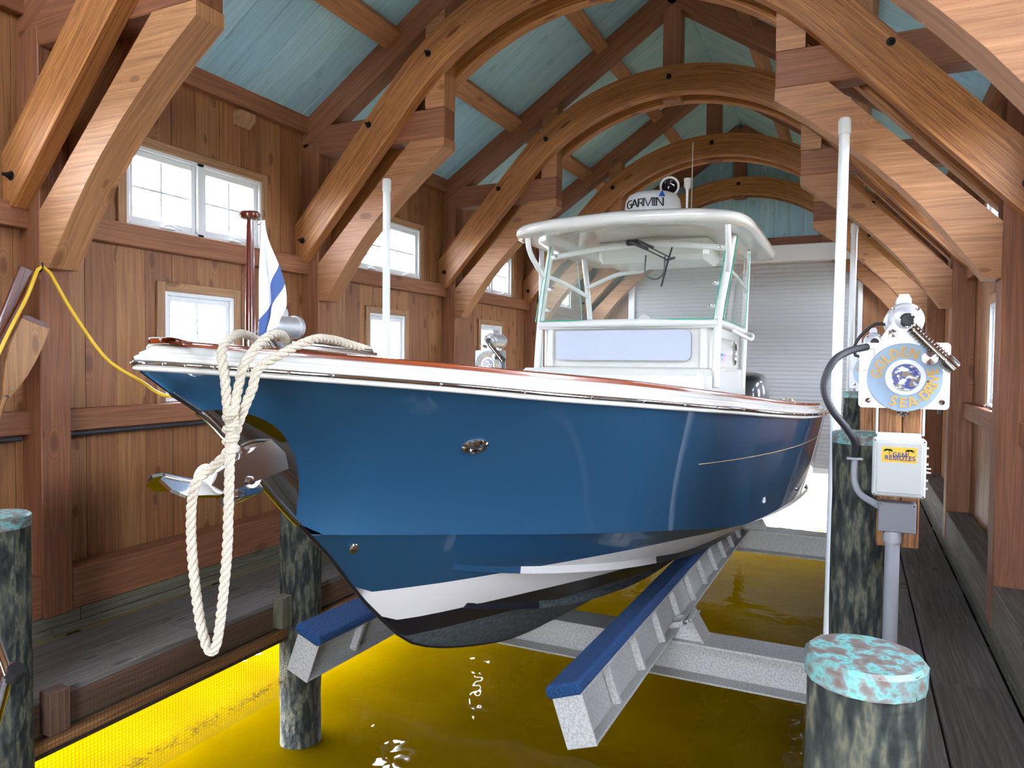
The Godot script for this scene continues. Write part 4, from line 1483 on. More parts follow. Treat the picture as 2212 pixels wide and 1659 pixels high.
# ---- piles, winches, control boxes -----------------------------------------
func build_pile(x: float, d: float, r: float, top: float, label: String) -> void:
	var t := thing("piling", label, "piling", Vector3(x, BED, -d), 0.0, "wooden pilings of the slip")
	var f := noise(int(d * 100.0) + (7 if x > 0 else 0), 1.6)
	var m := MB.new()
	var rows := []
	var h := top - BED
	var n := 22
	for i in n + 1:
		var row := []
		var y := h * i / n
		for j in 29:
			var a := TAU * j / 28.0
			var rr := r * (1.02 - 0.03 * y / h) + 0.012 * f.get_noise_3d(cos(a), y * 0.7, sin(a)) - (0.012 if j % 28 == 9 and y > h * 0.3 else 0.0)
			row.append(Vector3(rr * cos(a), y, rr * sin(a)))
		rows.append(row)
	m.grid(rows, true)
	for i in n + 1:
		for j in 29: m.t[i * 29 + j] = Vector2(0.9 * j / 28.0 * 2.0, h * i / n * 0.9 + x)
	put(m, "trunk", "pile", t)
	m = MB.new()
	var prof := [Vector2(r + 0.004, h - 0.055), Vector2(r + 0.006, h - 0.004), Vector2(r - 0.004, h + 0.006), Vector2(0.05, h + 0.008), Vector2(0.0, h + 0.008)]
	m.lathe(Transform3D(), prof, 17)
	put(m, "cap", "copper", t, "copper cap with green patina")

func winch(p: Vector3, label: String) -> void:
	var t := thing("lift_winch", label, "winch", p, 0.0, "boat lift winches")
	var fz := func(x: float, y: float, z: float) -> Transform3D: return Transform3D(Basis(Vector3(1, 0, 0), Vector3(0, 0, 1), Vector3(0, -1, 0)), Vector3(x, y, z))
	var m := MB.new()
	var rr := PackedVector2Array()
	for q in [[0.185, 0.155, 0.0], [-0.185, 0.155, 0.5], [-0.185, -0.14, 1.0], [0.185, -0.14, 1.5]]:
		for k in 5:
			var a: float = PI * (q[2] + 0.125 * k)
			rr.append(Vector2(q[0] + 0.02 * cos(a), q[1] + 0.02 * sin(a)))
	m.prism(rr, at(0, 0, -0.075), 0.012)
	m.abox(Vector3(-0.19, 0.03, -0.065), Vector3(-0.135, 0.145, -0.05), 0.008)
	m.abox(Vector3(0.12, 0.03, -0.065), Vector3(0.175, 0.145, -0.05), 0.008)
	put(m, "mounting_plate", "cast_aluminium", t)
	m = MB.new()
	m.prism(PackedVector2Array([Vector2(-0.17, -0.14), Vector2(0.18, -0.14), Vector2(0.16, 0.0), Vector2(0.10, 0.12), Vector2(0.05, 0.30), Vector2(0.02, 0.325), Vector2(-0.03, 0.32), Vector2(-0.10, 0.215), Vector2(-0.13, 0.1), Vector2(-0.16, -0.05)]), at(0, 0, -0.05), 0.022)
	put(m, "gear_case", "cast_aluminium", t)
	m = MB.new()
	m.lathe(fz.call(0, 0, -0.03), [Vector2(0.172, 0.0), Vector2(0.172, 0.022), Vector2(0.168, 0.026)], 48)
	put(m, "cover_rim", "cast_aluminium", t)
	m = MB.new()
	m.lathe(fz.call(0, 0, -0.03), [Vector2(0.169, 0.026), Vector2(0.08, 0.0265)], 48)
	put(m, "cover_disc", "disc_blue", t, "pale blue cover disc with gold lettering")
	m = MB.new()
	m.lathe(fz.call(0.005, 0, -0.03), [Vector2(0.09, 0.024), Vector2(0.09, 0.034), Vector2(0.07, 0.036), Vector2(0.068, 0.042), Vector2(0.064, 0.038)], 40)
	put(m, "hub_ring", "cast_aluminium", t)
	m = MB.new()
	var ring := []
	for j in 40: ring.append(Vector3(0.005 + 0.065 * cos(TAU * j / 40.0), 0.065 * sin(TAU * j / 40.0), 0.0085))
	m.fan(ring, Vector3(0, 0, 1))
	put(m, "globe_emblem", "earth", t, "round picture of the blue planet")
	m = MB.new()
	var top := "GOLDEN"
	var ta := [172.0, 150.0, 131.0, 112.0, 92.0, 72.0]
	for k in 6:
		var a := deg_to_rad(ta[k])
		m.text(top[k], Transform3D(Basis(Vector3(0, 0, 1), a - PI / 2), Vector3(0.125 * cos(a), 0.125 * sin(a), -0.003)), 0.05, 0.006)
	var low := "SEA-DRIVE"
	var la := [250.0, 269.0, 288.0, 303.0, 317.0, 334.0, 346.0, 358.0, 374.0]
	for k in 9:
		var a := deg_to_rad(la[k])
		m.text(low[k], Transform3D(Basis(Vector3(0, 0, 1), a + PI / 2), Vector3(0.128 * cos(a), 0.128 * sin(a), -0.003)), 0.05, 0.006)
	put(m, "lettering", "ink_gold", t)
	# motor
	m = MB.new()
	m.lathe(fz.call(-0.002, 0.29, -0.37), [Vector2(0.0, 0.0), Vector2(0.084, 0.0), Vector2(0.088, 0.012), Vector2(0.088, 0.045), Vector2(0.082, 0.05), Vector2(0.082, 0.27), Vector2(0.089, 0.275), Vector2(0.089, 0.31), Vector2(0.08, 0.318), Vector2(0.066, 0.315), Vector2(0.06, 0.335), Vector2(0.03, 0.35), Vector2(0.0, 0.35)], 36)
	var mo := put(m, "motor", "cast_aluminium", t)
	m = MB.new()
	m.prism(PackedVector2Array([Vector2(-0.034, 0.36), Vector2(0.034, 0.36), Vector2(0.034, 0.40), Vector2(0.02, 0.425), Vector2(-0.02, 0.425), Vector2(-0.034, 0.40)]), at(-0.005, 0, -0.24), 0.15)
	put(m, "terminal_box", "cast_aluminium", mo)
	m = MB.new()
	for k in 4: m.lathe(fz.call(-0.002 + 0.078 * cos(PI * 0.25 + k * PI / 2), 0.29 + 0.078 * sin(PI * 0.25 + k * PI / 2), -0.06), [Vector2(0.01, 0.0), Vector2(0.01, 0.012), Vector2(0.0, 0.014)], 8)
	m.lathe(fz.call(0.006, 0.287, -0.03), [Vector2(0.034, 0.0), Vector2(0.036, 0.03), Vector2(0.03, 0.036)], 22)
	put(m, "bearing_housing", "steel", mo)
	m = MB.new()
	m.lathe(fz.call(0.006, 0.287, 0.0), [Vector2(0.029, 0.0), Vector2(0.027, 0.01), Vector2(0.0, 0.012)], 22)
	put(m, "black_plug", "black_plastic", mo)
	# ribbed worm housing
	var a0 := Vector3(0.025, 0.25, 0.005)
	var a1 := Vector3(0.215, 0.045, 0.005)
	var pr := [Vector2(0.0, 0.0), Vector2(0.03, 0.0)]
	var L := a0.distance_to(a1)
	for k in 12:
		var y := 0.01 + (L - 0.07) * k / 12.0
		pr.append_array([Vector2(0.027, y), Vector2(0.027, y + 0.011), Vector2(0.033, y + 0.0115), Vector2(0.033, y + 0.0155)])
	pr.append_array([Vector2(0.036, L - 0.055), Vector2(0.036, L), Vector2(0.0, L)])
	m = MB.new()
	m.lathe(look(a1 - a0, a0), pr, 18)
	put(m, "worm_housing", "steel", t, "ribbed aluminium worm gear housing")
	for q in [[0.108, 0.098, 0.035, 0.03], [-0.058, 0.222, 0.019, 0.006]]:
		m = MB.new()
		m.lathe(fz.call(q[0], q[1], q[3] - 0.02), [Vector2(q[2], 0.0), Vector2(q[2], 0.018), Vector2(q[2] * 0.3, 0.02), Vector2(q[2] * 0.3, 0.03), Vector2(0.0, 0.031)], 26)
		put(m, "knob", "steel", t)
	for q in [[-0.16, -0.122], [0.168, -0.122], [-0.014, -0.182], [0.0, -0.19], [0.014, -0.182]]:
		m = MB.new()
		m.lathe(fz.call(q[0], q[1], -0.03), [Vector2(0.014, 0.0), Vector2(0.014, 0.004), Vector2(0.009, 0.005), Vector2(0.009, 0.018), Vector2(0.0, 0.02)], 8)
		put(m, "bolt", "chrome", t)
	# timber it is bolted to
	m = MB.new()
	m.abox(Vector3(-0.105, -0.88, -0.27), Vector3(0.0, 0.12, -0.077), 0.006, uo())
	m.abox(Vector3(0.003, -0.88, -0.27), Vector3(0.088, 0.12, -0.077), 0.006, uo())
	var tb := put(m, "mounting_timber", "yellow_pine", t)
	for s in [-1.0, 1.0]:
		m = MB.new()
		m.abox(Vector3(-0.008 + 0.105 * s - 0.006, -0.3, -0.24), Vector3(-0.008 + 0.105 * s + 0.006, 0.1, -0.09), 0.002)
		put(m, "side_strap", "cast_aluminium", tb)

func build_winches() -> void:
	build_pile(-1.89, 2.06, 0.14, 0.985, "weathered piling at the left edge of the picture, copper capped")
	build_pile(1.866, 1.93, 0.131, 1.05, "nearest piling at lower right with turquoise patina cap")
	build_pile(-1.89, 4.18, 0.148, 1.45, "dark piling behind the bow, beside the left walkway")
	build_pile(1.862, 4.42, 0.135, 1.375, "dark piling carrying the control boxes and white winch")
	build_pile(-1.9, 8.05, 0.14, 1.45, "far piling beyond the boat at the left walkway")
	build_pile(1.87, 8.05, 0.14, 1.47, "piling behind the winch, far along the right walkway")
	winch(Vector3(2.054, 1.69, -4.12), "large lift winch with gold lettered disc on the right")
	winch(Vector3(-2.03, 1.70, -3.93), "lift winch behind the flag, only its motor showing")
	winch(Vector3(-2.17, 1.70, -7.75), "lift winch beyond the gunwale, left of the console")
	winch(Vector3(1.99, 1.68, -7.75), "lift winch half hidden behind the large right winch")
	# control box
	var t := thing("control_box", "beige remote control box with yellow palm tree sticker", "control box", Vector3(2.038, 1.24, -4.05))
	var m := MB.new()
	m.abox(Vector3(-0.118, -0.145, -0.1), Vector3(0.118, 0.145, 0.0), 0.008)
	m.abox(Vector3(-0.1, 0.13, -0.1), Vector3(0.1, 0.168, -0.085), 0.004)
	put(m, "body", "box_white", t)
	m = MB.new()
	m.abox(Vector3(-0.1, -0.125, 0.0), Vector3(0.1, 0.128, 0.012), 0.006)
	put(m, "lid", "box_white", t)
	m = MB.new()
	for p in [[-0.108, 0.135], [0.108, 0.135], [-0.108, -0.135], [0.108, -0.135]]:
		m.lathe(Transform3D(Basis(Vector3(1, 0, 0), Vector3(0, 0, 1), Vector3(0, -1, 0)), Vector3(p[0], p[1], 0)), [Vector2(0.004, 0.0), Vector2(0.004, 0.003), Vector2(0.0, 0.003)], 6)
	var scr := put(m, "lid_screws", "ink_black", t)
	scr.set_meta("kind", "stuff")
	m = MB.new()
	for k in 6: m.abox(Vector3(0.118, 0.1 - k * 0.04, -0.02), Vector3(0.128, 0.11 - k * 0.04, -0.012))
	m.abox(Vector3(0.118, 0.0, -0.03), Vector3(0.14, 0.006, -0.02))
	m.abox(Vector3(0.118, -0.02, -0.03), Vector3(0.14, -0.014, -0.02))
	put(m, "latch_teeth", "box_white", t).set_meta("kind", "stuff")
	m = MB.new()
	m.abox(Vector3(-0.078, 0.03, 0.012), Vector3(0.076, 0.105, 0.0128))
	var st := put(m, "sticker", "sticker_yellow", t, "yellow sticker with palm trees and blue lettering")
	m = MB.new()
	m.text("GEM", at(0.002, 0.068, 0.0135), 0.022, 0.002)
	m.text("REMOTES", at(0.002, 0.052, 0.0135), 0.022, 0.002)
	put(m, "lettering", "ink_navy", st)
	m = MB.new()
	for k in 2:
		var px: float = [-0.05, 0.044][k]
		for j in 7:
			var a := PI * (-0.1 + 1.2 * j / 6.0)
			m.beam(Vector3(px, 0.092, 0.0133), Vector3(px + 0.02 * cos(a), 0.09 + 0.009 * sin(a) - 0.004, 0.0133), 0.001, 0.006, Vector3.UP)
	put(m, "palm_print", "ink_green", st)
	m = MB.new()
	m.beam(Vector3(-0.048, 0.09, 0.0132), Vector3(-0.042, 0.062, 0.0132), 0.001, 0.003)
	m.beam(Vector3(0.042, 0.09, 0.0132), Vector3(0.036, 0.064, 0.0132), 0.001, 0.003)
	m.abox(Vector3(-0.045, 0.0405, 0.0128), Vector3(0.05, 0.042, 0.0134))
	m.abox(Vector3(0.01, 0.036, 0.0128), Vector3(0.05, 0.0372, 0.0134))
	put(m, "small_print", "ink_black", st)
	t = thing("junction_box", "square grey junction box below the beige control box", "junction box", Vector3(2.037, 0.99, -4.06))
	m = MB.new()
	m.abox(Vector3(-0.085, -0.075, -0.09), Vector3(0.083, 0.073, 0.0), 0.004)
	put(m, "body", "box_grey", t)
	m = MB.new()
	for p in [[-0.075, 0.063], [0.073, 0.063], [-0.075, -0.065], [0.073, -0.065]]:
		m.lathe(Transform3D(Basis(Vector3(1, 0, 0), Vector3(0, 0, 1), Vector3(0, -1, 0)), Vector3(p[0], p[1], -0.001)), [Vector2(0.005, 0.0), Vector2(0.004, 0.004), Vector2(0.0, 0.004)], 8)
	put(m, "lid_screws", "steel", t).set_meta("kind", "stuff")
	t = thing("conduit_pipe", "grey plastic conduit rising from the walkway to the junction box", "pipe", Vector3(2.02, 0, -4.1))
	m = MB.new()
	m.tube([Vector3(0, 0.0, 0), Vector3(0, 0.9, 0)], 0.034, 18)
	put(m, "pipe", "conduit_grey", t)
	m = MB.new()
	m.lathe(at(0, 0.86, 0), [Vector2(0.034, 0.0), Vector2(0.044, 0.0), Vector2(0.044, 0.03), Vector2(0.038, 0.055), Vector2(0.03, 0.056)], 18)
	put(m, "coupling", "conduit_grey", t)
	t = thing("flexible_conduit", "black corrugated conduit curving from the winch down to the box", "conduit")
	m = MB.new()
	var path := curve([Vector3(1.885, 1.845, -4.16), Vector3(1.80, 1.82, -4.08), Vector3(1.729, 1.765, -4.0), Vector3(1.69, 1.65, -3.98), Vector3(1.722, 1.534, -4.0), Vector3(1.80, 1.42, -4.1), Vector3(1.838, 1.34, -4.2), Vector3(1.842, 1.26, -4.265)], 0.006)
	var rr := []
	for i in path.size(): rr.append(0.019 if i % 2 else 0.0165)
	m.tube(path, 0.018, 12, true, rr)
	put(m, "hose", "rubber", t)
	m = MB.new()
	m.tube(curve([Vector3(1.842, 1.28, -4.265), Vector3(1.84, 1.16, -4.27), Vector3(1.85, 1.10, -4.265), Vector3(1.88, 1.06, -4.22), Vector3(1.95, 1.035, -4.12)], 0.02), 0.018, 12)
	put(m, "elbow", "conduit_grey", t)
	m = MB.new()
	m.abox(Vector3(1.80, 1.245, -4.29), Vector3(1.88, 1.257, -4.235), 0.003)
	put(m, "pipe_clip", "conduit_grey", t)
	m = MB.new()
	m.tube(curve([Vector3(1.975, 1.96, -4.25), Vector3(1.92, 1.965, -4.25), Vector3(1.85, 1.90, -4.25), Vector3(1.82, 1.83, -4.24), Vector3(1.83, 1.80, -4.23), Vector3(1.88, 1.79, -4.22)], 0.02), 0.008, 8)
	var wc := put(m, "motor_cable", "black_plastic")
	tag(wc, "thin black cable looping from the large right winch motor", "cable")

# ---- rope, flag, oars and other loose things -------------------------------
func rope_mesh(pts: Array, r: float) -> MB:
	var path := curve(pts, r * 0.5)
	var m := MB.new()
	var side: Vector3 = (path[1] - path[0]).normalized().cross(Vector3(0.2, 0.3, 0.9)).normalized()
	var strands := [[], [], []]
	var ph := 0.0
	for i in path.size():
		var d: Vector3 = (path[mini(i + 1, path.size() - 1)] - path[maxi(i - 1, 0)]).normalized()
		side = (side - d * side.dot(d)).normalized()
		var o := d.cross(side)
		if i > 0: ph += path[i].distance_to(path[i - 1]) / (r * 5.2) * TAU
		for k in 3:
			var a := ph + TAU * k / 3.0
			strands[k].append(path[i] + (side * cos(a) + o * sin(a)) * r * 0.5)
	for k in 3: m.tube(strands[k], r * 0.53, 7)
	return m

func nearer(x: float, y: float, z: float, z2: float) -> Vector3:
	# the same line of sight at another depth, for things hung just clear of the rail
	var k := z2 / z
	return Vector3(1.8275 + (x - 1.8275) * k, 1.756 + (y - 1.756) * k, -z2)

func build_small() -> void:
	# dock line over the bow
	var d := 1.53
	var a := [Vector3(0.02, 1.80, -1.86), Vector3(0.06, 1.828, -1.74), Vector3(0.13, 1.823, -1.62), nearer(0.078, 1.78, 1.62, d), nearer(0.088, 1.70, 1.62, d - 0.02), nearer(0.10, 1.60, 1.62, d - 0.03), nearer(0.112, 1.53, 1.62, d - 0.03), nearer(0.100, 1.47, 1.62, d - 0.02), nearer(0.03, 1.41, 1.62, d - 0.05), nearer(-0.034, 1.366, 1.62, d - 0.09), nearer(-0.058, 1.275, 1.62, d - 0.08), nearer(-0.055, 1.128, 1.62, d - 0.07), nearer(-0.026, 0.94, 1.62, d - 0.06), nearer(0.005, 0.852, 1.62, d - 0.05), nearer(0.024, 0.836, 1.62, d - 0.05), nearer(0.045, 0.852, 1.62, d - 0.05), nearer(0.066, 0.94, 1.62, d - 0.05), nearer(0.094, 1.147, 1.62, d - 0.05), nearer(0.103, 1.32, 1.62, d - 0.05), nearer(0.108, 1.45, 1.62, d - 0.05), nearer(0.12, 1.56, 1.62, d - 0.03), nearer(0.144, 1.665, 1.62, d), nearer(0.175, 1.745, 1.62, d + 0.01), Vector3(0.245, 1.815, -1.63), Vector3(0.20, 1.83, -1.74), Vector3(0.12, 1.80, -1.86)]
	var ro := thing("dock_line", "cream twisted dock line knotted and hanging in a loop from the bow", "rope")
	put(rope_mesh(a, 0.0145), "main_loop", "rope", ro)
	var b := [nearer(0.115, 1.48, 1.62, d - 0.03), nearer(0.15, 1.57, 1.62, d), nearer(0.2, 1.663, 1.62, d + 0.02), nearer(0.235, 1.73, 1.62, d + 0.04), Vector3(0.325, 1.808, -1.72), Vector3(0.30, 1.818, -1.85), Vector3(0.28, 1.805, -1.98), Vector3(0.28, 1.785, -2.1)]
	put(rope_mesh(b, 0.0145), "tail", "rope", ro)
	var k := []
	for i in 26:
		var an := i * 0.95
		k.append(nearer(0.112 + 0.018 * cos(an), 1.59 - 0.0056 * i, 1.62, d - 0.035) + Vector3(0.012 * sin(an), 0, 0.016 * sin(an)))
	put(rope_mesh(k, 0.0125), "knot", "rope", ro)
	# line coiled on the stern cleat
	var c := []
	for i in 40:
		var an := i * 0.8
		c.append(Vector3(1.27 + 0.05 * sin(an * 0.5) + 0.02 * sin(an * 1.3), 1.375 + 0.018 * sin(an * 1.7) + 0.0009 * i, -7.0 - 0.45 * (0.5 - 0.5 * cos(an * 0.45)) - 0.08 * sin(an)))
	var sr := put(rope_mesh(c, 0.011), "coiled_line", "rope")
	tag(sr, "cream line coiled on the stern side deck", "rope")
	# staff and flag
	var st := thing("flag_staff", "short varnished wooden flag staff on the foredeck", "flag staff", Vector3(0.0, 1.815, -1.81))
	var m := MB.new()
	m.lathe(Transform3D(), [Vector2(0.0, -0.02), Vector2(0.017, -0.02), Vector2(0.0155, 0.15), Vector2(0.012, 0.36), Vector2(0.011, 0.405)], 16)
	put(m, "pole", "mahogany", st)
	m = MB.new()
	m.lathe(Transform3D(), [Vector2(0.011, 0.402), Vector2(0.03, 0.403), Vector2(0.034, 0.41), Vector2(0.034, 0.418), Vector2(0.028, 0.426), Vector2(0.0, 0.428)], 20)
	put(m, "truck", "mahogany", st)
	m = MB.new()
	m.lathe(Transform3D(), [Vector2(0.024, -0.025), Vector2(0.024, 0.01), Vector2(0.018, 0.014)], 16)
	put(m, "socket", "chrome", st)
	var fl := thing("flag", "limp white flag with blue stripes hanging from the staff", "flag", Vector3(0.015, 1.83, -1.82))
	var sheets := {"flag_white": MB.new(), "flag_blue": MB.new()}
	var NU := 24
	var P := func(u: float, v: float) -> Vector3:
		# u across the folds, v downwards
		var y := 0.385 - 0.395 * v + 0.05 * u * u * v
		var wide := 0.012 + 0.052 * smoothstep(0.0, 0.75, v) - 0.022 * smoothstep(0.8, 1.0, v)
		var x := 0.014 + u * wide + 0.006 * sin(u * 8.0) * smoothstep(0.05, 0.5, v)
		var z := -0.01 - u * wide * 0.55 + 0.010 * sin(u * 9.0 + 1.0 + v) * smoothstep(0.05, 0.5, v)
		return Vector3(x, y, z)
	for bd in [["flag_white", 0.0, 0.84], ["flag_blue", 0.84, 1.03], ["flag_white", 1.03, 1.42]]:
		var g := []
		for i in 21:
			var row := []
			for j in NU + 1:
				var u := float(j) / NU
				row.append(P.call(u, clampf(lerpf(bd[1], bd[2], i / 20.0) - 0.42 * u, 0.0, 1.0)))
			g.append(row)
		sheets[bd[0]].grid(g)
	put(sheets["flag_white"], "cloth", "flag_white", fl)
	put(sheets["flag_blue"], "stripe", "flag_blue", fl)
	m = MB.new()
	var rg := []
	for i in 13: rg.append(Vector3(0.02 + 0.008 * cos(TAU * i / 12.0), 0.375 + 0.008 * sin(TAU * i / 12.0), 0.004))
	m.tube(rg, 0.0016, 6, false)
	m.tube([Vector3(0.016, 0.40, 0.0), Vector3(0.02, 0.383, 0.004)], 0.002, 6)
	put(m, "snap_ring", "steel", fl)
	# anchor
	var an := thing("anchor", "polished steel plough anchor hanging in the bow roller", "anchor", Vector3(0, 0, 0))
	var side := Transform3D(Basis(Vector3(0, 0, -1), Vector3(0, 1, 0), Vector3(1, 0, 0)), Vector3.ZERO)
	for s in [-1.0, 1.0]:
		m = MB.new()
		var wing := PackedVector2Array([Vector2(-0.26, 0.02), Vector2(-0.245, 0.065), Vector2(-0.20, 0.085), Vector2(-0.1, 0.06), Vector2(0.02, 0.03), Vector2(0.03, 0.0), Vector2(-0.05, 0.0), Vector2(-0.18, 0.0), Vector2(-0.24, 0.0)])
		var bs := Basis(Vector3(0.0, 0.28, -0.96).normalized(), 0.0)
		var ax := Vector3(0, -0.30, -0.95).normalized()
		var wy := Vector3(0.80 * s, -0.5, 0.16).normalized()
		wy = (wy - ax * wy.dot(ax)).normalized()
		m.prism(wing, Transform3D(Basis(ax, wy, ax.cross(wy)), Vector3(0, 1.335, -1.70)), 0.01)
		put(m, "fluke", "chrome", an)
	m = MB.new()
	m.lathe(look(Vector3(0, -0.12, -1), Vector3(0, 1.325, -1.69)), [Vector2(0.012, 0.0), Vector2(0.05, 0.02), Vector2(0.042, 0.06), Vector2(0.02, 0.14), Vector2(0.0, 0.185)], 16)
	put(m, "tip", "chrome", an)
	m = MB.new()
	m.beam(Vector3(0, 1.32, -1.665), Vector3(0, 1.425, -1.72), 0.02, 0.05, Vector3(0, 0, 1), 0.006)
	m.beam(Vector3(0, 1.42, -1.70), Vector3(0, 1.50, -1.93), 0.02, 0.045, Vector3.UP, 0.006)
	put(m, "shank", "steel", an)
	m = MB.new()
	m.tube([Vector3(-0.0, 1.405, -1.47), Vector3(0, 1.335, -1.67)], 0.009, 8)
	put(m, "roll_bar", "chrome", an)
	# oars by the left post
	var pd := thing("paddle", "light varnished wooden paddle leaning blade up at the left wall", "paddle")
	var ax := Vector3(0, 0.93, -0.368).normalized()
	var cr := Vector3(0, -0.368, -0.93).normalized()
	var pf := Transform3D(Basis(cr, ax, cr.cross(ax)), Vector3(-2.53, 1.945, -2.64))
	m = MB.new()
	m.prism(PackedVector2Array([Vector2(-0.083, -0.004), Vector2(0.083, 0.0), Vector2(0.086, -0.1), Vector2(0.08, -0.2), Vector2(0.066, -0.3), Vector2(0.042, -0.39), Vector2(0.02, -0.46), Vector2(0.015, -0.52), Vector2(-0.015, -0.52), Vector2(-0.02, -0.46), Vector2(-0.045, -0.38), Vector2(-0.072, -0.28), Vector2(-0.086, -0.17), Vector2(-0.086, -0.08)]), pf, 0.014)
	for i in m.t.size(): m.t[i] = Vector2(m.v[i].y * 1.2, m.v[i].z * 1.5)
	put(m, "blade", "paddle", pd)
	m = MB.new()
	m.prism(PackedVector2Array([Vector2(-0.084, 0.0), Vector2(0.084, 0.0), Vector2(0.08, 0.014), Vector2(0.05, 0.026), Vector2(-0.05, 0.026), Vector2(-0.08, 0.014)]), pf, 0.014)
	put(m, "blade_tip", "mahogany", pd)
	m = MB.new()
	m.tube([pf * Vector3(0, -0.46, 0.007), pf * Vector3(0, -1.95, 0.007)], 0.015, 12)
	put(m, "shaft", "paddle", pd)
	m = MB.new()
	m.tube([pf * Vector3(0.012, -0.405, 0.012), pf * Vector3(0.012, -0.405, 0.018)], 0.011, 10)
	m.tube([pf * Vector3(0.0, -0.455, 0.012), pf * Vector3(0.0, -0.455, 0.019)], 0.01, 10)
	put(m, "rivet", "steel", pd)
	var oa := thing("oar", "dark brown oar behind the yellow cable at the left wall", "oar")
	m = MB.new()
	m.beam(Vector3(-2.575, 2.27, -2.625), Vector3(-2.56, 0.95, -2.12), 0.03, 0.075, Vector3(0, 0.36, -0.93), 0.006, uo())
	put(m, "handle", "mahogany", oa)
	m = MB.new()
	m.beam(Vector3(-2.56, 0.95, -2.12), Vector3(-2.55, 0.02, -1.78), 0.025, 0.13, Vector3(0, 0.36, -0.93), 0.008, uo())
	put(m, "blade", "mahogany", oa)
	var hk := MB.new()
	hk.tube(curve([Vector3(-2.62, 2.27, -2.70), Vector3(-2.57, 2.255, -2.70), Vector3(-2.545, 2.28, -2.70), Vector3(-2.55, 2.31, -2.70)], 0.01), 0.005, 6)
	tag(put(hk, "wall_hook", "iron"), "small black hook holding the yellow cable on the post", "hook")
	var cb := MB.new()
	cb.tube(curve([Vector3(-2.5, 0.9, -2.1), Vector3(-2.51, 1.5, -2.32), Vector3(-2.52, 1.841, -2.47), Vector3(-2.53, 2.1, -2.60), Vector3(-2.55, 2.265, -2.675), Vector3(-2.555, 2.287, -2.705), Vector3(-2.55, 2.255, -2.745), Vector3(-2.53, 2.02, -2.875), Vector3(-2.45, 1.745, -3.03), Vector3(-2.3, 1.60, -3.16), Vector3(-1.9, 1.53, -3.0), Vector3(-1.2, 1.56, -2.6)], 0.03), 0.0105, 10)
	tag(put(cb, "yellow_cable", "cable_yellow"), "yellow shore power cable slung from the left post to the boat", "cable")
	# pipe along the left wall
	for i in 5:
		var z0: float = -1.2 if i == 0 else BENT[i - 1] + TH + 0.01
		var pb := MB.new()
		pb.tube([Vector3(-2.722, 1.252, -z0), Vector3(-2.722, 1.252, -BENT[i] + 0.06)], 0.016, 10)
		tag(put(pb, "wall_pipe", "black_pipe"), ["black pipe under the girt at the picture's left edge", "black pipe under the girt behind the bow", "black pipe under the girt in the third bay, hidden by the boat", "black pipe under the girt in the fourth bay, hidden by the boat", "black pipe under the girt in the last bay, hidden by the boat"][i], "pipe", "black pipes along the left wall")
	# wooden blocks high on the walls
	for s in [-1.0, 1.0]:
		var w: Node = get_node("wall_left" if s < 0 else "wall_right")
		for i in 4:
			m = MB.new()
			m.prism(PackedVector2Array([Vector2(0, 0), Vector2(0.02, 0.0), Vector2(0.085, 0.06), Vector2(0.085, 0.115), Vector2(0, 0.115)]), Transform3D(Basis(Vector3(-s, 0, 0), Vector3(0, 1, 0), Vector3(0, 0, -s)), Vector3(s * WB, 3.66, -4.655 - 2.5 * i + 0.08 * -s)), 0.16, uo())
			put(m, "wood_bracket", "casing", w)
		for i in 3:
			m = MB.new()
			m.abox(Vector3(s * 2.80, 1.15, -8.25 - 2.0 * i), Vector3(s * 2.755, 1.25, -8.17 - 2.0 * i), 0.006)
			put(m, "outlet_box", "box_grey", w)
	# blocks and net at the left walkway's edge
	var fl2: Node = get_node("floor")
	for z in [2.33, 3.98]:
		m = MB.new()
		m.abox(Vector3(-1.92, -0.19, -z - 0.05), Vector3(-1.83, 0.035, -z + 0.06), 0.006, uo())
		put(m, "edge_block", "skirt" if z < 3.0 else "treated", fl2)
	m = MB.new()
	var z := 2.2
	while z < 4.06:
		m.abox(Vector3(-1.8785, WATER - 0.12, -z - 0.0006), Vector3(-1.8773, -0.06, -z + 0.0006))
		z += 0.021
	var y := WATER - 0.11
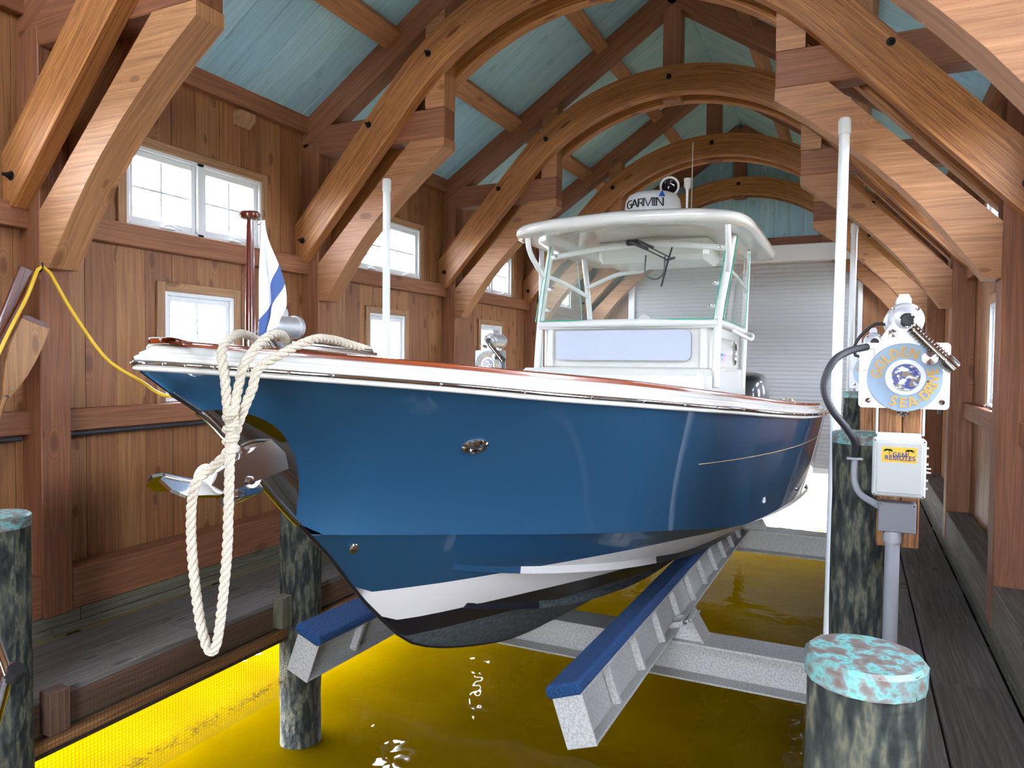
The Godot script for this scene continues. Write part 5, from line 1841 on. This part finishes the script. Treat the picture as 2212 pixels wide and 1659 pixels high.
	while y < -0.06:
		m.abox(Vector3(-1.8785, y - 0.0006, -4.06), Vector3(-1.8773, y + 0.0006, -2.2))
		y += 0.021
	var nt := put(m, "bird_net", "net")
	nt.set_meta("kind", "stuff")
	tag(nt, "fine mesh net hung from the left walkway into the water", "net")
	m = MB.new()
	var r := RandomNumberGenerator.new()
	r.seed = 4
	for i in 220:
		var zz := r.randf_range(2.2, 4.05)
		var p := Vector3(-1.86 + 0.05 * r.randf(), WATER + 0.004 + 0.03 * r.randf() ** 3, -zz)
		var q := [p]
		for j in 4:
			p += Vector3(r.randf_range(-0.02, 0.02), r.randf_range(-0.008, 0.01), r.randf_range(-0.022, 0.022))
			p.y = maxf(p.y, WATER + 0.001)
			q.append(p)
		m.tube(q, 0.0011, 4, false)
	var wd := put(m, "water_weed", "weed")
	wd.set_meta("kind", "stuff")
	tag(wd, "brown strands of weed floating along the net", "water weed")
	# folding chair at the lower left edge
	var ch := thing("folding_chair", "wood and chrome folding chair at the lower left corner", "chair", Vector3(0.10, 0, -0.72))
	m = MB.new()
	m.abox(Vector3(-0.35, 1.045, -0.24), Vector3(0.09, 1.08, -0.18), 0.008, uo())
	put(m, "arm_rest", "mahogany", ch)
	m = MB.new()
	m.abox(Vector3(-0.4, 0.5, -0.2), Vector3(0.1, 0.53, 0.2), 0.01, uo())
	put(m, "seat", "mahogany", ch)
	for q in [[Vector3(0.10, 1.07, -0.2), Vector3(-0.2, 1.55, -0.2)], [Vector3(0.10, 1.07, -0.2), Vector3(-0.35, 0.0, -0.2)], [Vector3(-0.35, 1.05, -0.2), Vector3(0.1, 0.0, -0.2)], [Vector3(-0.35, 1.05, 0.2), Vector3(0.1, 0.0, 0.2)], [Vector3(0.05, 1.05, 0.2), Vector3(-0.35, 0.0, 0.2)]]:
		m = MB.new()
		m.tube(q, 0.012, 12)
		put(m, "leg", "chrome", ch)
	m = MB.new()
	m.tube([Vector3(0.105, 1.06, -0.21), Vector3(0.12, 1.085, -0.21)], 0.018, 10)
	put(m, "end_cap", "black_plastic", ch)
